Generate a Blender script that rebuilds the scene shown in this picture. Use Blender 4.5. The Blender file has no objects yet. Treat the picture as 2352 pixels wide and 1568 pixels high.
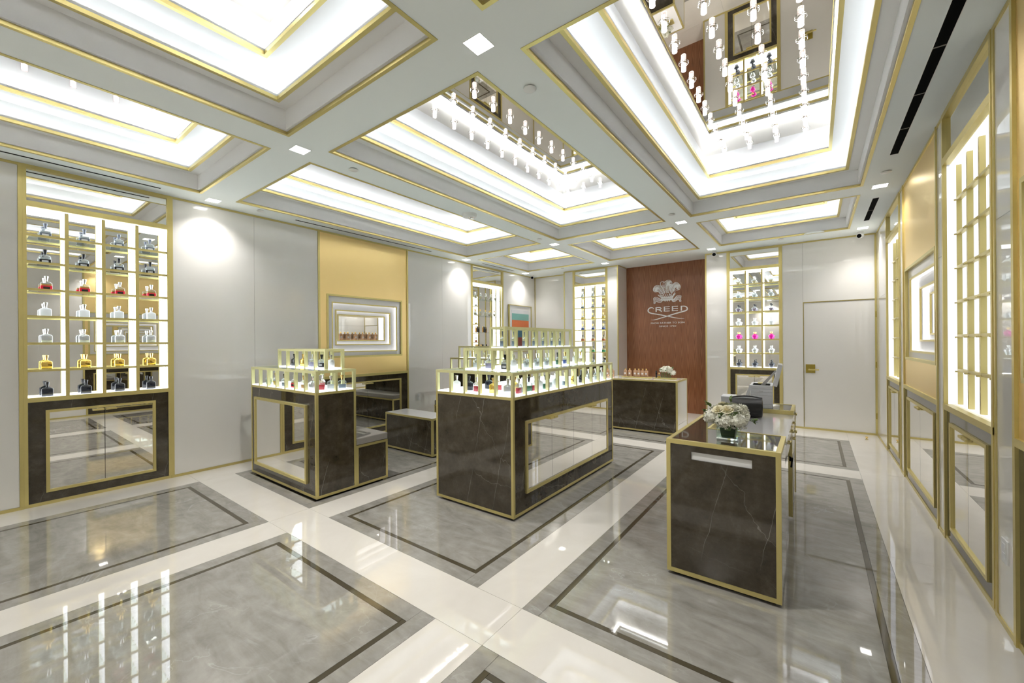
import bpy, bmesh, math, random
from mathutils import Vector, Matrix
random.seed(7)
PI = math.pi
SC = bpy.context.scene
COL = SC.collection

# ------------------------------------------------------------ camera, world, exposure
cam_d = bpy.data.cameras.new('camera'); cam = bpy.data.objects.new('camera', cam_d); COL.objects.link(cam)
cam_d.sensor_fit = 'HORIZONTAL'; cam_d.sensor_width = 36.0
cam_d.lens = 933.3355 / 2352 * 36.0
cam_d.shift_y = 3.2267 / 2352
cam_d.clip_start = 0.02
cam.matrix_world = (Matrix.Translation((0, 0, 1.45)) @ Matrix.Rotation(0.6404, 4, 'Z')
                    @ Matrix.Rotation(PI / 2, 4, 'X') @ Matrix.Rotation(-0.0075, 4, 'Z'))
SC.camera = cam
world = bpy.data.worlds.new('world'); SC.world = world; world.use_nodes = True
world.node_tree.nodes['Background'].inputs['Color'].default_value = (1, 0.97, 0.92, 1)
world.node_tree.nodes['Background'].inputs['Strength'].default_value = 0.25
vs = SC.view_settings; vs.view_transform = 'Standard'; vs.look = 'None'; vs.exposure = 2.12; vs.gamma = 1.0
vs.use_curve_mapping = False
SC.cycles.use_denoising = True
SC.cycles.use_adaptive_sampling = True; SC.cycles.adaptive_threshold = 0.03
SC.cycles.max_bounces = 11; SC.cycles.diffuse_bounces = 7; SC.cycles.glossy_bounces = 8
SC.cycles.transmission_bounces = 10; SC.cycles.transparent_max_bounces = 24
SC.cycles.caustics_refractive = False; SC.cycles.caustics_reflective = False
SC.cycles.sample_clamp_indirect = 6.0

LED = 3.0        # cove strip strength
SPOT = 41.0       # downlight watts
PANEL = 0.95      # light-box panels in the shelves

# ------------------------------------------------------------ dimensions (metres)
CZ = 3.085                                   # ceiling soffit
WL, WR, WB, YN = -5.66, 0.76, 8.27, -2.75    # left wall, right wall, back wall, wall behind the camera
FX = [-5.259, -3.595, -3.275, -1.614, -1.29, 0.388]
FY = [-2.29, 1.472, 1.804, 5.568, 5.9, 7.611]
CX = [-5.298, -3.622, -3.306, -1.617, -1.300, 0.420]
CY = [-2.32, 1.520, 1.845, 5.683, 6.010, 7.734]

# ------------------------------------------------------------ materials
MATS = {}
def nodes_of(name):
    m = bpy.data.materials.new(name); m.use_nodes = True
    nt = m.node_tree; b = nt.nodes['Principled BSDF']; MATS[name] = m
    return m, nt, b
def simple(name, col, rough=0.5, metal=0.0, coat=0.0, spec=0.5, trans=0.0, ior=1.5, emit=None, es=0.0, var=0.0, scale=6.0, bump=0.0, coat_rough=0.03):
    m, nt, b = nodes_of(name)
    b.inputs['Base Color'].default_value = (*col, 1); b.inputs['Roughness'].default_value = rough
    b.inputs['Metallic'].default_value = metal; b.inputs['Coat Weight'].default_value = coat
    b.inputs['Coat Roughness'].default_value = coat_rough
    b.inputs['Specular IOR Level'].default_value = spec; b.inputs['IOR'].default_value = ior
    b.inputs['Transmission Weight'].default_value = trans
    if emit: b.inputs['Emission Color'].default_value = (*emit, 1); b.inputs['Emission Strength'].default_value = es
    tc = nt.nodes.new('ShaderNodeTexCoord'); n = nt.nodes.new('ShaderNodeTexNoise')
    n.inputs['Scale'].default_value = scale; n.inputs['Detail'].default_value = 4
    nt.links.new(tc.outputs['Object'], n.inputs['Vector'])
    if var:
        mix = nt.nodes.new('ShaderNodeMixRGB'); mix.blend_type = 'MULTIPLY'; mix.inputs[0].default_value = var
        mix.inputs[1].default_value = (*col, 1)
        nt.links.new(n.outputs['Fac'], mix.inputs[2]); nt.links.new(mix.outputs[0], b.inputs['Base Color'])
    if bump:
        bp = nt.nodes.new('ShaderNodeBump'); bp.inputs['Strength'].default_value = bump; bp.inputs['Distance'].default_value = 0.002
        nt.links.new(n.outputs['Fac'], bp.inputs['Height']); nt.links.new(bp.outputs[0], b.inputs['Normal'])
    return m
def ramp(nt, stops):
    r = nt.nodes.new('ShaderNodeValToRGB')
    e = r.color_ramp.elements
    while len(e) > 1: e.remove(e[-1])
    e[0].position = stops[0][0]; e[0].color = (*stops[0][1], 1)
    for p, c in stops[1:]:
        k = e.new(p); k.color = (*c, 1)
    return r
def mth(nt, op, a, b=None, clamp=False):
    n = nt.nodes.new('ShaderNodeMath'); n.operation = op; n.use_clamp = clamp
    for i, v in enumerate((a, b)):
        if v is None: continue
        if isinstance(v, (int, float)): n.inputs[i].default_value = v
        else: nt.links.new(v, n.inputs[i])
    return n.outputs[0]
def mapping(nt, scale=(1, 1, 1), rot=(0, 0, 0), loc=(0, 0, 0), src='Object'):
    tc = nt.nodes.new('ShaderNodeTexCoord'); mp = nt.nodes.new('ShaderNodeMapping')
    mp.inputs['Scale'].default_value = scale; mp.inputs['Rotation'].default_value = rot; mp.inputs['Location'].default_value = loc
    nt.links.new(tc.outputs[src], mp.inputs['Vector']); return mp.outputs[0]
def noise(nt, vec, scale, detail=6, rough=0.55, dist=0.0):
    n = nt.nodes.new('ShaderNodeTexNoise'); n.inputs['Scale'].default_value = scale; n.inputs['Detail'].default_value = detail
    n.inputs['Roughness'].default_value = rough; n.inputs['Distortion'].default_value = dist
    nt.links.new(vec, n.inputs['Vector']); return n.outputs['Fac']
def veins(nt, vec, scale, width, dist=0.6, detail=3):
    f = noise(nt, vec, scale, detail, 0.5, dist)
    a = mth(nt, 'ABSOLUTE', mth(nt, 'SUBTRACT', f, 0.5))
    return mth(nt, 'SUBTRACT', 1.0, mth(nt, 'DIVIDE', a, width, True), True)
def mixc(nt, fac, a, b):
    m = nt.nodes.new('ShaderNodeMixRGB')
    for i, v in enumerate((fac, a, b)):
        if isinstance(v, (int, float)): m.inputs[i].default_value = v
        elif isinstance(v, tuple): m.inputs[i].default_value = (*v, 1)
        else: nt.links.new(v, m.inputs[i])
    return m.outputs[0]

simple('gold_lit', (0.66, 0.63, 0.33), 0.45, 0.55)  # cage gold, paler than the trim: white light on it put into the colour
simple('gold', (0.67, 0.57, 0.235), 0.40, 0.80, var=0.05, scale=3)
simple('gold_dark', (0.42, 0.33, 0.07), 0.3, 0.9)
def brushed():
    m, nt, b = nodes_of('gold_brushed')
    b.inputs['Base Color'].default_value = (0.93, 0.71, 0.33, 1); b.inputs['Metallic'].default_value = 0.85
    v = mapping(nt, (2.0, 2.0, 260.0)); n = noise(nt, v, 3.0, 3)
    r = mth(nt, 'ADD', mth(nt, 'MULTIPLY', n, 0.12), 0.30); nt.links.new(r, b.inputs['Roughness'])
    bp = nt.nodes.new('ShaderNodeBump'); bp.inputs['Strength'].default_value = 0.03; bp.inputs['Distance'].default_value = 0.001
    nt.links.new(n, bp.inputs['Height']); nt.links.new(bp.outputs[0], b.inputs['Normal'])
brushed()
simple('lacquer', (0.82, 0.80, 0.755), 0.35, coat=1.0, coat_rough=0.015, var=0.03, scale=0.6)
simple('lacquer_white', (0.82, 0.80, 0.76), 0.3, coat=0.8)
simple('ceiling_paint', (0.92, 0.97, 0.96), 0.65, var=0.03, scale=0.8)
simple('plaster_white', (0.88, 0.88, 0.87), 0.7, var=0.03, scale=2)
simple('black', (0.004, 0.004, 0.004), 0.9, spec=0.05)
simple('grout', (0.20, 0.18, 0.15), 0.7)
simple('mirror', (0.86, 0.85, 0.82), 0.0, 1.0)
simple('mirror_ceiling', (0.78, 0.75, 0.70), 0.0, 1.0)
simple('chrome', (0.8, 0.8, 0.8), 0.08, 1.0)
simple('steel_white', (0.86, 0.87, 0.88), 0.3, 0.2)
simple('cushion_grey', (0.25, 0.23, 0.205), 0.75, bump=0.15, scale=260)
simple('stone_top', (0.84, 0.82, 0.81), 0.12, coat=0.5)
simple('paper_white', (0.82, 0.82, 0.84), 0.45)
simple('ribbon_grey', (0.50, 0.49, 0.48), 0.5)
simple('leather_black', (0.008, 0.008, 0.008), 0.28, bump=0.1, scale=80)
simple('plastic_white', (0.82, 0.82, 0.80), 0.35)
simple('petal', (0.88, 0.87, 0.76), 0.55, var=0.08, scale=30)
simple('petal_cream', (0.90, 0.84, 0.62), 0.55, var=0.06, scale=30)
simple('leaf', (0.13, 0.22, 0.045), 0.45, var=0.4, scale=40)
simple('leaf_dark', (0.015, 0.055, 0.012), 0.3, var=0.4, scale=25)
simple('stem', (0.16, 0.26, 0.07), 0.5)
simple('sign_white', (0.97, 0.96, 0.94), 0.3)
simple('red_print', (0.6, 0.03, 0.03), 0.5)
simple('art_board', (0.90, 0.89, 0.88), 0.4)
for nm, c in (('art_pale', (0.84, 0.85, 0.87)), ('art_teal', (0.25, 0.58, 0.52)), ('art_orange', (0.88, 0.20, 0.03)), ('art_blue', (0.02, 0.15, 0.25)), ('art_red', (0.28, 0.03, 0.02))):
    m = simple(nm, c, 0.4, var=0.2, scale=9)
def emissive(name, col, s):
    m, nt, b = nodes_of(name)
    b.inputs['Base Color'].default_value = (0.45, 0.45, 0.45, 1); b.inputs['Emission Color'].default_value = (*col, 1)
    b.inputs['Emission Strength'].default_value = s; b.inputs['Roughness'].default_value = 0.4
emissive('led', (0.86, 0.93, 1.0), LED); emissive('led_upper', (0.92, 0.95, 1.0), LED * 7.5)
emissive('downlight_glow', (1.0, 0.98, 0.94), 3.0)
emissive('light_panel', (0.90, 0.95, 1.0), PANEL); emissive('light_panel_soft', (0.92, 0.94, 1.0), 0.27)
emissive('niche_glow', (1.0, 0.97, 0.97), 0.32)
emissive('tier_panel', (0.90, 0.97, 1.0), 0.5)
emissive('pendant_glow', (1.0, 0.84, 0.80), 4.0)
simple('pendant_glass', (1, 0.95, 0.95), 0.0, trans=1.0, ior=1.35, emit=(1, 0.86, 0.85), es=0.06)
def glassy(name, col, gl=1.0, alpha=0.0):
    # thin architectural glass: tinted straight-through light plus a Fresnel reflection
    m = bpy.data.materials.new(name); m.use_nodes = True; nt = m.node_tree; nt.nodes.clear(); MATS[name] = m
    o = nt.nodes.new('ShaderNodeOutputMaterial'); t = nt.nodes.new('ShaderNodeBsdfTransparent'); g = nt.nodes.new('ShaderNodeBsdfGlossy')
    t.inputs[0].default_value = (*col, 1); g.inputs['Roughness'].default_value = 0.0
    f = nt.nodes.new('ShaderNodeFresnel'); f.inputs['IOR'].default_value = 1.5; gm = nt.nodes.new('ShaderNodeNewGeometry'); front = mth(nt, 'SUBTRACT', 1.0, gm.outputs['Backfacing'])
    mx = nt.nodes.new('ShaderNodeMixShader'); nt.links.new(mth(nt, 'MULTIPLY', mth(nt, 'MULTIPLY', f.outputs[0], gl, True), front), mx.inputs[0])
    nt.links.new(t.outputs[0], mx.inputs[1]); nt.links.new(g.outputs[0], mx.inputs[2]); nt.links.new(mx.outputs[0], o.inputs[0])
glassy('sheet_glass', (0.93, 0.98, 0.95)); glassy('picture_glass', (0.98, 0.98, 0.98), 0.6); glassy('edge_glass', (0.72, 0.90, 0.78))
simple('solid_glass', (0.95, 0.97, 0.97), 0.0, trans=1.0, ior=1.45)
def bottle_glass():
    m = bpy.data.materials.new('clear_glass'); m.use_nodes = True; nt = m.node_tree; nt.nodes.clear(); MATS['clear_glass'] = m
    o = nt.nodes.new('ShaderNodeOutputMaterial'); t = nt.nodes.new('ShaderNodeBsdfTransparent'); g = nt.nodes.new('ShaderNodeBsdfGlossy'); d = nt.nodes.new('ShaderNodeBsdfTranslucent'); dd = nt.nodes.new('ShaderNodeBsdfDiffuse')
    t.inputs[0].default_value = (0.93, 0.96, 0.96, 1); g.inputs['Roughness'].default_value = 0.02; d.inputs[0].default_value = (0.95, 0.97, 0.98, 1); dd.inputs[0].default_value = (0.95, 0.97, 0.98, 1)
    lw = nt.nodes.new('ShaderNodeLayerWeight'); lw.inputs['Blend'].default_value = 0.35
    a = nt.nodes.new('ShaderNodeMixShader'); a.inputs[0].default_value = 0.5; nt.links.new(d.outputs[0], a.inputs[1]); nt.links.new(dd.outputs[0], a.inputs[2])
    b = nt.nodes.new('ShaderNodeMixShader'); nt.links.new(mth(nt, 'ADD', mth(nt, 'MULTIPLY', lw.outputs['Facing'], 0.25), 0.05), b.inputs[0]); nt.links.new(t.outputs[0], b.inputs[1]); nt.links.new(a.outputs[0], b.inputs[2])
    c = nt.nodes.new('ShaderNodeMixShader'); nt.links.new(mth(nt, 'MULTIPLY', lw.outputs['Fresnel'], 0.6), c.inputs[0]); nt.links.new(b.outputs[0], c.inputs[1]); nt.links.new(g.outputs[0], c.inputs[2]); nt.links.new(c.outputs[0], o.inputs[0])
bottle_glass()
simple('amber_glass', (0.86, 0.52, 0.30), 0.03, trans=0.55, ior=1.45)
def marble_dark():
    m, nt, b = nodes_of('marble_dark')
    v = mapping(nt, (1, 1, 1)); base = ramp(nt, [(0.30, (0.024, 0.018, 0.010)), (0.52, (0.058, 0.046, 0.029)), (0.75, (0.105, 0.088, 0.062))])
    nt.links.new(noise(nt, v, 7.0, 12, 0.75, 0.15), base.inputs[0])
    tc = nt.nodes.new('ShaderNodeTexCoord'); sp = nt.nodes.new('ShaderNodeSeparateXYZ'); nt.links.new(tc.outputs['Object'], sp.inputs[0])
    h = mth(nt, 'ADD', sp.outputs[0], mth(nt, 'MULTIPLY', sp.outputs[1], 0.93)); zz = sp.outputs[2]
    def family(kh, kz, off, amp, w, wob):
        t_ = mth(nt, 'ADD', mth(nt, 'ADD', mth(nt, 'MULTIPLY', h, kh), mth(nt, 'MULTIPLY', zz, kz)), off)
        t_ = mth(nt, 'ADD', t_, mth(nt, 'MULTIPLY', noise(nt, v, wob, 4, 0.6), amp))
        return mth(nt, 'SUBTRACT', 1.0, mth(nt, 'DIVIDE', mth(nt, 'PINGPONG', t_, 0.5), w, True), True)
    ve = family(3.4, -0.80, 0.30, 0.32, 0.0080, 2.2); ve3 = mth(nt, 'MAXIMUM', family(1.3, 0.9, 0.1, 0.5, 0.004, 2.6), family(0.25, 1.25, 0.65, 0.30, 0.004, 3.0))
    msk = mth(nt, 'MULTIPLY', mth(nt, 'SUBTRACT', noise(nt, v, 1.7, 3), 0.42, True), 5.0, True)
    vv = mth(nt, 'MULTIPLY', mth(nt, 'MAXIMUM', ve, mth(nt, 'MULTIPLY', ve3, 0.6)), msk)
    nt.links.new(mixc(nt, mth(nt, 'MULTIPLY', vv, 0.55), base.outputs[0], (0.52, 0.49, 0.43)), b.inputs['Base Color'])
    b.inputs['Roughness'].default_value = 0.035; b.inputs['Specular IOR Level'].default_value = 0.62
marble_dark()
def marble_grey():
    m, nt, b = nodes_of('marble_grey')
    v = mapping(nt, (1, 1, 1), (0, 0, 0.5)); v1 = mapping(nt, (1, 3.2, 1), (0, 0, 0.35))
    base = ramp(nt, [(0.28, (0.225, 0.210, 0.185)), (0.5, (0.345, 0.327, 0.290)), (0.72, (0.46, 0.44, 0.395))])
    f = mth(nt, 'ADD', mth(nt, 'MULTIPLY', noise(nt, v1, 2.6, 9, 0.62, 1.2), 0.6), mth(nt, 'MULTIPLY', noise(nt, v, 9, 6, 0.6), 0.4))
    nt.links.new(f, base.inputs[0])
    ve = veins(nt, v, 1.3, 0.007, 1.6, 5); msk = mth(nt, 'MULTIPLY', mth(nt, 'SUBTRACT', noise(nt, v, 2.1, 2), 0.47, True), 6.0, True)
    nt.links.new(mixc(nt, mth(nt, 'MULTIPLY', mth(nt, 'MULTIPLY', ve, msk), 0.30), base.outputs[0], (0.66, 0.66, 0.63)), b.inputs['Base Color'])
    b.inputs['Roughness'].default_value = 0.025; b.inputs['Specular IOR Level'].default_value = 0.85
marble_grey()
def marble_white():
    m, nt, b = nodes_of('marble_white')
    v = mapping(nt, (1, 1, 1)); base = ramp(nt, [(0.3, (0.76, 0.715, 0.635)), (0.7, (0.84, 0.80, 0.725))])
    nt.links.new(noise(nt, v, 2.0, 8, 0.6, 0.6), base.inputs[0]); nt.links.new(base.outputs[0], b.inputs['Base Color'])
    b.inputs['Roughness'].default_value = 0.025; b.inputs['Specular IOR Level'].default_value = 0.8
marble_white()
simple('inlay_dark', (0.105, 0.088, 0.055), 0.04, spec=0.6, var=0.3, scale=9)
def walnut():
    m, nt, b = nodes_of('walnut')
    tc = nt.nodes.new('ShaderNodeTexCoord'); s = nt.nodes.new('ShaderNodeSeparateXYZ'); nt.links.new(tc.outputs['Object'], s.inputs[0])
    x, z = s.outputs[0], s.outputs[2]
    xm = mth(nt, 'SUBTRACT', mth(nt, 'PINGPONG', x, 0.125), 0.0625)
    vf = mapping(nt, (60, 60, 2.2)); vl = mapping(nt, (7, 7, 0.9))
    f = mth(nt, 'SUBTRACT', mth(nt, 'MULTIPLY', z, 9.0), mth(nt, 'MULTIPLY', mth(nt, 'MULTIPLY', xm, xm), 2600.0))
    f = mth(nt, 'ADD', f, mth(nt, 'MULTIPLY', noise(nt, vl, 1.0, 4), 7.0))
    ring = mth(nt, 'ADD', mth(nt, 'MULTIPLY', mth(nt, 'SINE', mth(nt, 'MULTIPLY', f, 2.2)), 0.12), 0.42)
    tot = mth(nt, 'ADD', ring, mth(nt, 'MULTIPLY', mth(nt, 'SUBTRACT', noise(nt, vf, 1.0, 5, 0.6), 0.5), 0.50))
    r = ramp(nt, [(0.1, (0.13, 0.045, 0.015)), (0.45, (0.30, 0.118, 0.050)), (0.85, (0.48, 0.22, 0.11))])
    nt.links.new(tot, r.inputs[0]); nt.links.new(r.outputs[0], b.inputs['Base Color'])
    b.inputs['Roughness'].default_value = 0.32
walnut()
for nm, c, r_, me in (('grey_cap', (0.16, 0.18, 0.22), 0.3, 0), ('black_cap', (0.01, 0.01, 0.012), 0.2, 0), ('silver_cap', (0.8, 0.8, 0.8), 0.08, 1), ('gold_cap', (0.85, 0.60, 0.22), 0.12, 1),
                      ('white_glossy', (0.86, 0.87, 0.88), 0.15, 0), ('black_glossy', (0.010, 0.012, 0.018), 0.12, 0), ('gold_mirror', (0.90, 0.62, 0.16), 0.1, 1),
                      ('silver_body', (0.62, 0.64, 0.67), 0.15, 0.6), ('pale_label', (0.72, 0.70, 0.68), 0.5, 0),
                      ('liquid_grey', (0.14, 0.16, 0.19), 0.15, 0), ('liquid_black', (0.012, 0.012, 0.016), 0.12, 0), ('liquid_red', (0.78, 0.02, 0.05), 0.12, 0),
                      ('liquid_amber', (0.72, 0.34, 0.05), 0.12, 0), ('liquid_yellow', (0.92, 0.60, 0.02), 0.12, 0), ('liquid_blue', (0.02, 0.08, 0.42), 0.12, 0),
                      ('liquid_brown', (0.40, 0.12, 0.05), 0.12, 0), ('liquid_green', (0.02, 0.20, 0.08), 0.12, 0), ('liquid_slate', (0.20, 0.26, 0.33), 0.12, 0),
                      ('liquid_clear', (0.72, 0.76, 0.76), 0.1, 0), ('liquid_lilac', (0.42, 0.38, 0.58), 0.15, 0), ('pink_glossy', (0.92, 0.02, 0.42), 0.15, 0), ('pale_violet', (0.42, 0.30, 0.46), 0.15, 0),
                      ('smoke_glossy', (0.045, 0.05, 0.065), 0.1, 0), ('liquid_palegold', (0.80, 0.66, 0.36), 0.12, 0)):
    simple(nm, c, r_, me)

# ------------------------------------------------------------ mesh helpers
class MB:
    def __init__(s): s.v = []; s.f = []; s.m = Matrix.Identity(4)
    def add(s, vs_, fs):
        n = len(s.v); s.v += [tuple(s.m @ Vector(p)) for p in vs_]; s.f += [tuple(i + n for i in q) for q in fs]; return s
    def box(s, a, b):
        x0, y0, z0 = a; x1, y1, z1 = b
        if x0 > x1: x0, x1 = x1, x0
        if y0 > y1: y0, y1 = y1, y0
        if z0 > z1: z0, z1 = z1, z0
        return s.add([(x0, y0, z0), (x1, y0, z0), (x1, y1, z0), (x0, y1, z0), (x0, y0, z1), (x1, y0, z1), (x1, y1, z1), (x0, y1, z1)],
                     [(0, 3, 2, 1), (4, 5, 6, 7), (0, 1, 5, 4), (1, 2, 6, 5), (2, 3, 7, 6), (3, 0, 4, 7)])
    def rings(s, rings, cap=True):
        n = len(rings[0]); vs_ = [p for r in rings for p in r]; fs = []
        for k in range(len(rings) - 1):
            for i in range(n):
                j = (i + 1) % n; fs.append((k * n + i, k * n + j, (k + 1) * n + j, (k + 1) * n + i))
        if cap: fs.append(tuple(range(n - 1, -1, -1))); fs.append(tuple((len(rings) - 1) * n + i for i in range(n)))
        return s.add(vs_, fs)
    def lathe(s, prof, n=20, c=(0, 0, 0), cap=True, sy=1.0):
        return s.rings([[(c[0] + r * math.cos(2 * PI * i / n), c[1] + sy * r * math.sin(2 * PI * i / n), c[2] + z) for i in range(n)] for r, z in prof], cap)
    def slab(s, prof, n=4):   # prof: (z, half width, half depth) rounded-rectangle sections
        rs = []
        for z, w, d in prof:
            r = min(d * 0.9, w * 0.9, 0.006) if n else 0; pts = []
            for cx, cy, a0 in ((w - r, d - r, 0), (-w + r, d - r, PI / 2), (-w + r, -d + r, PI), (w - r, -d + r, 1.5 * PI)):
                for k in range(3): a = a0 + k * PI / 4; pts.append((cx + r * math.cos(a), cy + r * math.sin(a), z))
            rs.append(pts)
        return s.rings(rs)
    def tube(s, pts, r, n=8):
        pts = [Vector(p) for p in pts]; rs = []
        for i, p in enumerate(pts):
            d = (pts[min(i + 1, len(pts) - 1)] - pts[max(i - 1, 0)]).normalized()
            u = d.orthogonal().normalized() if abs(d.z) > 0.95 else d.cross(Vector((0, 0, 1))).normalized(); w = d.cross(u)
            rr = r[i] if isinstance(r, (list, tuple)) else r
            rs.append([tuple(p + rr * (math.cos(2 * PI * k / n) * u + math.sin(2 * PI * k / n) * w)) for k in range(n)])
        return s.rings(rs)
    def rectframe(s, x0, x1, z0, z1, w, y0, y1, top=None, bot=None):
        t = top or w; b = bot or w
        s.box((x0, y0, z0), (x0 + w, y1, z1)); s.box((x1 - w, y0, z0), (x1, y1, z1))
        s.box((x0 + w, y0, z1 - t), (x1 - w, y1, z1)); return s.box((x0 + w, y0, z0), (x1 - w, y1, z0 + b))
    def plate_hole(s, x0, x1, z0, z1, a0, a1, b0, b1, y0, y1):   # plate with rectangular hole [a0,a1]x[b0,b1]
        s.box((x0, y0, z0), (a0, y1, z1)); s.box((a1, y0, z0), (x1, y1, z1)); s.box((a0, y0, z0), (a1, y1, b0)); return s.box((a0, y0, b1), (a1, y1, z1))
    def build(s, name, mat, parent=None, smooth=False, bevel=0.0, loc=None, rot=None):
        me = bpy.data.meshes.new(name); me.from_pydata(s.v, [], s.f); me.materials.append(MATS[mat]); me.update()
        if smooth:
            for p in me.polygons: p.use_smooth = True
            me.set_sharp_from_angle(angle=0.7)
        o = bpy.data.objects.new(name, me); COL.objects.link(o)
        if parent: o.parent = parent
        if loc: o.location = loc
        if rot: o.rotation_euler = rot
        if bevel:
            b = o.modifiers.new('bevel', 'BEVEL'); b.width = bevel; b.segments = 3; b.limit_method = 'ANGLE'
        return o
def tag(o, label=None, cat=None, group=None, kind=None):
    if label: o['label'] = label
    if cat: o['category'] = cat
    if group: o['group'] = group
    if kind: o['kind'] = kind
    return o
def thing(name, label, cat, loc=(0, 0, 0), rz=0.0, group=None):
    o = bpy.data.objects.new(name, None); COL.objects.link(o); o.location = loc; o.rotation_euler = (0, 0, rz); o.empty_display_size = 0.1
    return tag(o, label, cat, group)
def copy_tree(o, loc, rz=0.0, label=None, group=None, scale=None):
    r = o.copy(); COL.objects.link(r); r.location = loc; r.rotation_euler = (0, 0, rz)
    if label: r['label'] = label
    if group: r['group'] = group
    if scale: r.scale = scale
    for ch in list(o.children):
        c = ch.copy(); COL.objects.link(c); c.parent = r
        for g in ch.children:
            d = g.copy(); COL.objects.link(d); d.parent = c
    return r
def struct(o): o['kind'] = 'structure'; return o
def ORD(i): return ['first', 'second', 'third', 'fourth', 'fifth', 'sixth', 'seventh', 'eighth', 'ninth', 'tenth', 'eleventh', 'twelfth', 'thirteenth', 'fourteenth', 'fifteenth'][i]

# ------------------------------------------------------------ floor
fl = struct(MB().box((WL - 0.05, YN, -0.12), (WR + 0.05, 8.85, -0.012)).build('floor', 'grout'))
G = 0.0008
def tile(name, x0, x1, y0, y1, mat, z=0.0):
    return MB().box((x0 + G, y0 + G, -0.012), (x1 - G, y1 - G, z)).build(name, mat, fl)
def floor_panel(x0, x1, y0, y1):
    ym = (y0 + y1) / 2; ys = [y0, ym, y1] if y1 - y0 > 2.5 else [y0, y1]
    e, i = 0.105, 0.136
    for a, b in zip(ys[:-1], ys[1:]):
        tile('border_tile', x0, x0 + e, a, b, 'marble_grey'); tile('border_tile', x1 - e, x1, a, b, 'marble_grey')
        aa = max(a, y0 + e); bb = min(b, y1 - e)
        tile('inlay_strip', x0 + e, x0 + i, aa, bb, 'inlay_dark'); tile('inlay_strip', x1 - i, x1 - e, aa, bb, 'inlay_dark')
        tile('field_tile', x0 + i, x1 - i, max(a, y0 + i), min(b, y1 - i), 'marble_grey')
    for a, b in ((y0, y0 + e), (y1 - e, y1)): tile('border_tile', x0 + e, x1 - e, a, b, 'marble_grey')
    for a, b in ((y0 + e, y0 + i), (y1 - i, y1 - e)): tile('inlay_strip', x0 + i, x1 - i, a, b, 'inlay_dark')
for xa, xb in ((0, 1), (2, 3), (4, 5)):
    for ya, yb in ((0, 1), (2, 3), (4, 5)): floor_panel(FX[xa], FX[xb], FY[ya], FY[yb])
for xa, xb in ((FX[1], FX[2]), (FX[3], FX[4])):
    for ya, yb in ((FY[0], (FY[0] + FY[1]) / 2), ((FY[0] + FY[1]) / 2, FY[1]), (FY[2], 3.69), (3.69, FY[3]), (FY[4], FY[5])):
        tile('floor_tile', xa, xb, ya, yb, 'marble_white')
for xa, xb in ((WL - 0.02, FX[0]), (FX[5], WR + 0.02)):
    for ya, yb in ((YN, -0.41), (-0.41, FY[1]), (FY[1], 3.69), (3.69, FY[4]), (FY[4], 8.3)):
        tile('floor_tile', xa, xb, ya, yb, 'marble_white')
for ya, yb in ((YN, FY[0]), (FY[1], FY[2]), (FY[3], FY[4]), (FY[5], 8.3)):
    for xa, xb in ((FX[0], FX[1]), (FX[1], FX[4]), (FX[4], FX[5])): tile('floor_tile', xa, xb, ya, yb, 'marble_white')
tile('floor_tile', -5.68, -4.5, 8.3, 8.6, 'marble_white'); tile('floor_tile', -3.36, -1.6, 8.3, 8.8, 'marble_white')

# ------------------------------------------------------------ ceiling with stepped lit coffers
cb = MB()
xs = [WL - 0.06] + CX + [WR + 0.06]; ysb = [YN] + CY + [8.85]
TZ = 3.78
for i in (0, 2, 4, 6): cb.box((xs[i], YN, CZ), (xs[i + 1], 8.85, CZ + 0.17))
for j in (0, 2, 4, 6):
    for i in (1, 3, 5): cb.box((xs[i], ysb[j], CZ), (xs[i + 1], ysb[j + 1], CZ + 0.17))
cb.box((WL - 0.06, YN, TZ), (WR + 0.06, 8.85, TZ + 0.05))
ceil = struct(cb.build('ceiling', 'ceiling_paint'))
def ring4(mb, x0, x1, y0, y1, w, z0, z1):     # hollow rectangle, walls of width w pointing inwards
    mb.box((x0, y0, z0), (x0 + w, y1, z1)); mb.box((x1 - w, y0, z0), (x1, y1, z1))
    mb.box((x0 + w, y0, z0), (x1 - w, y0 + w, z1)); mb.box((x0 + w, y1 - w, z0), (x1 - w, y1, z1))
def inset(r, d): return (r[0] + d, r[1] - d, r[2] + d, r[3] - d)
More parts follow.
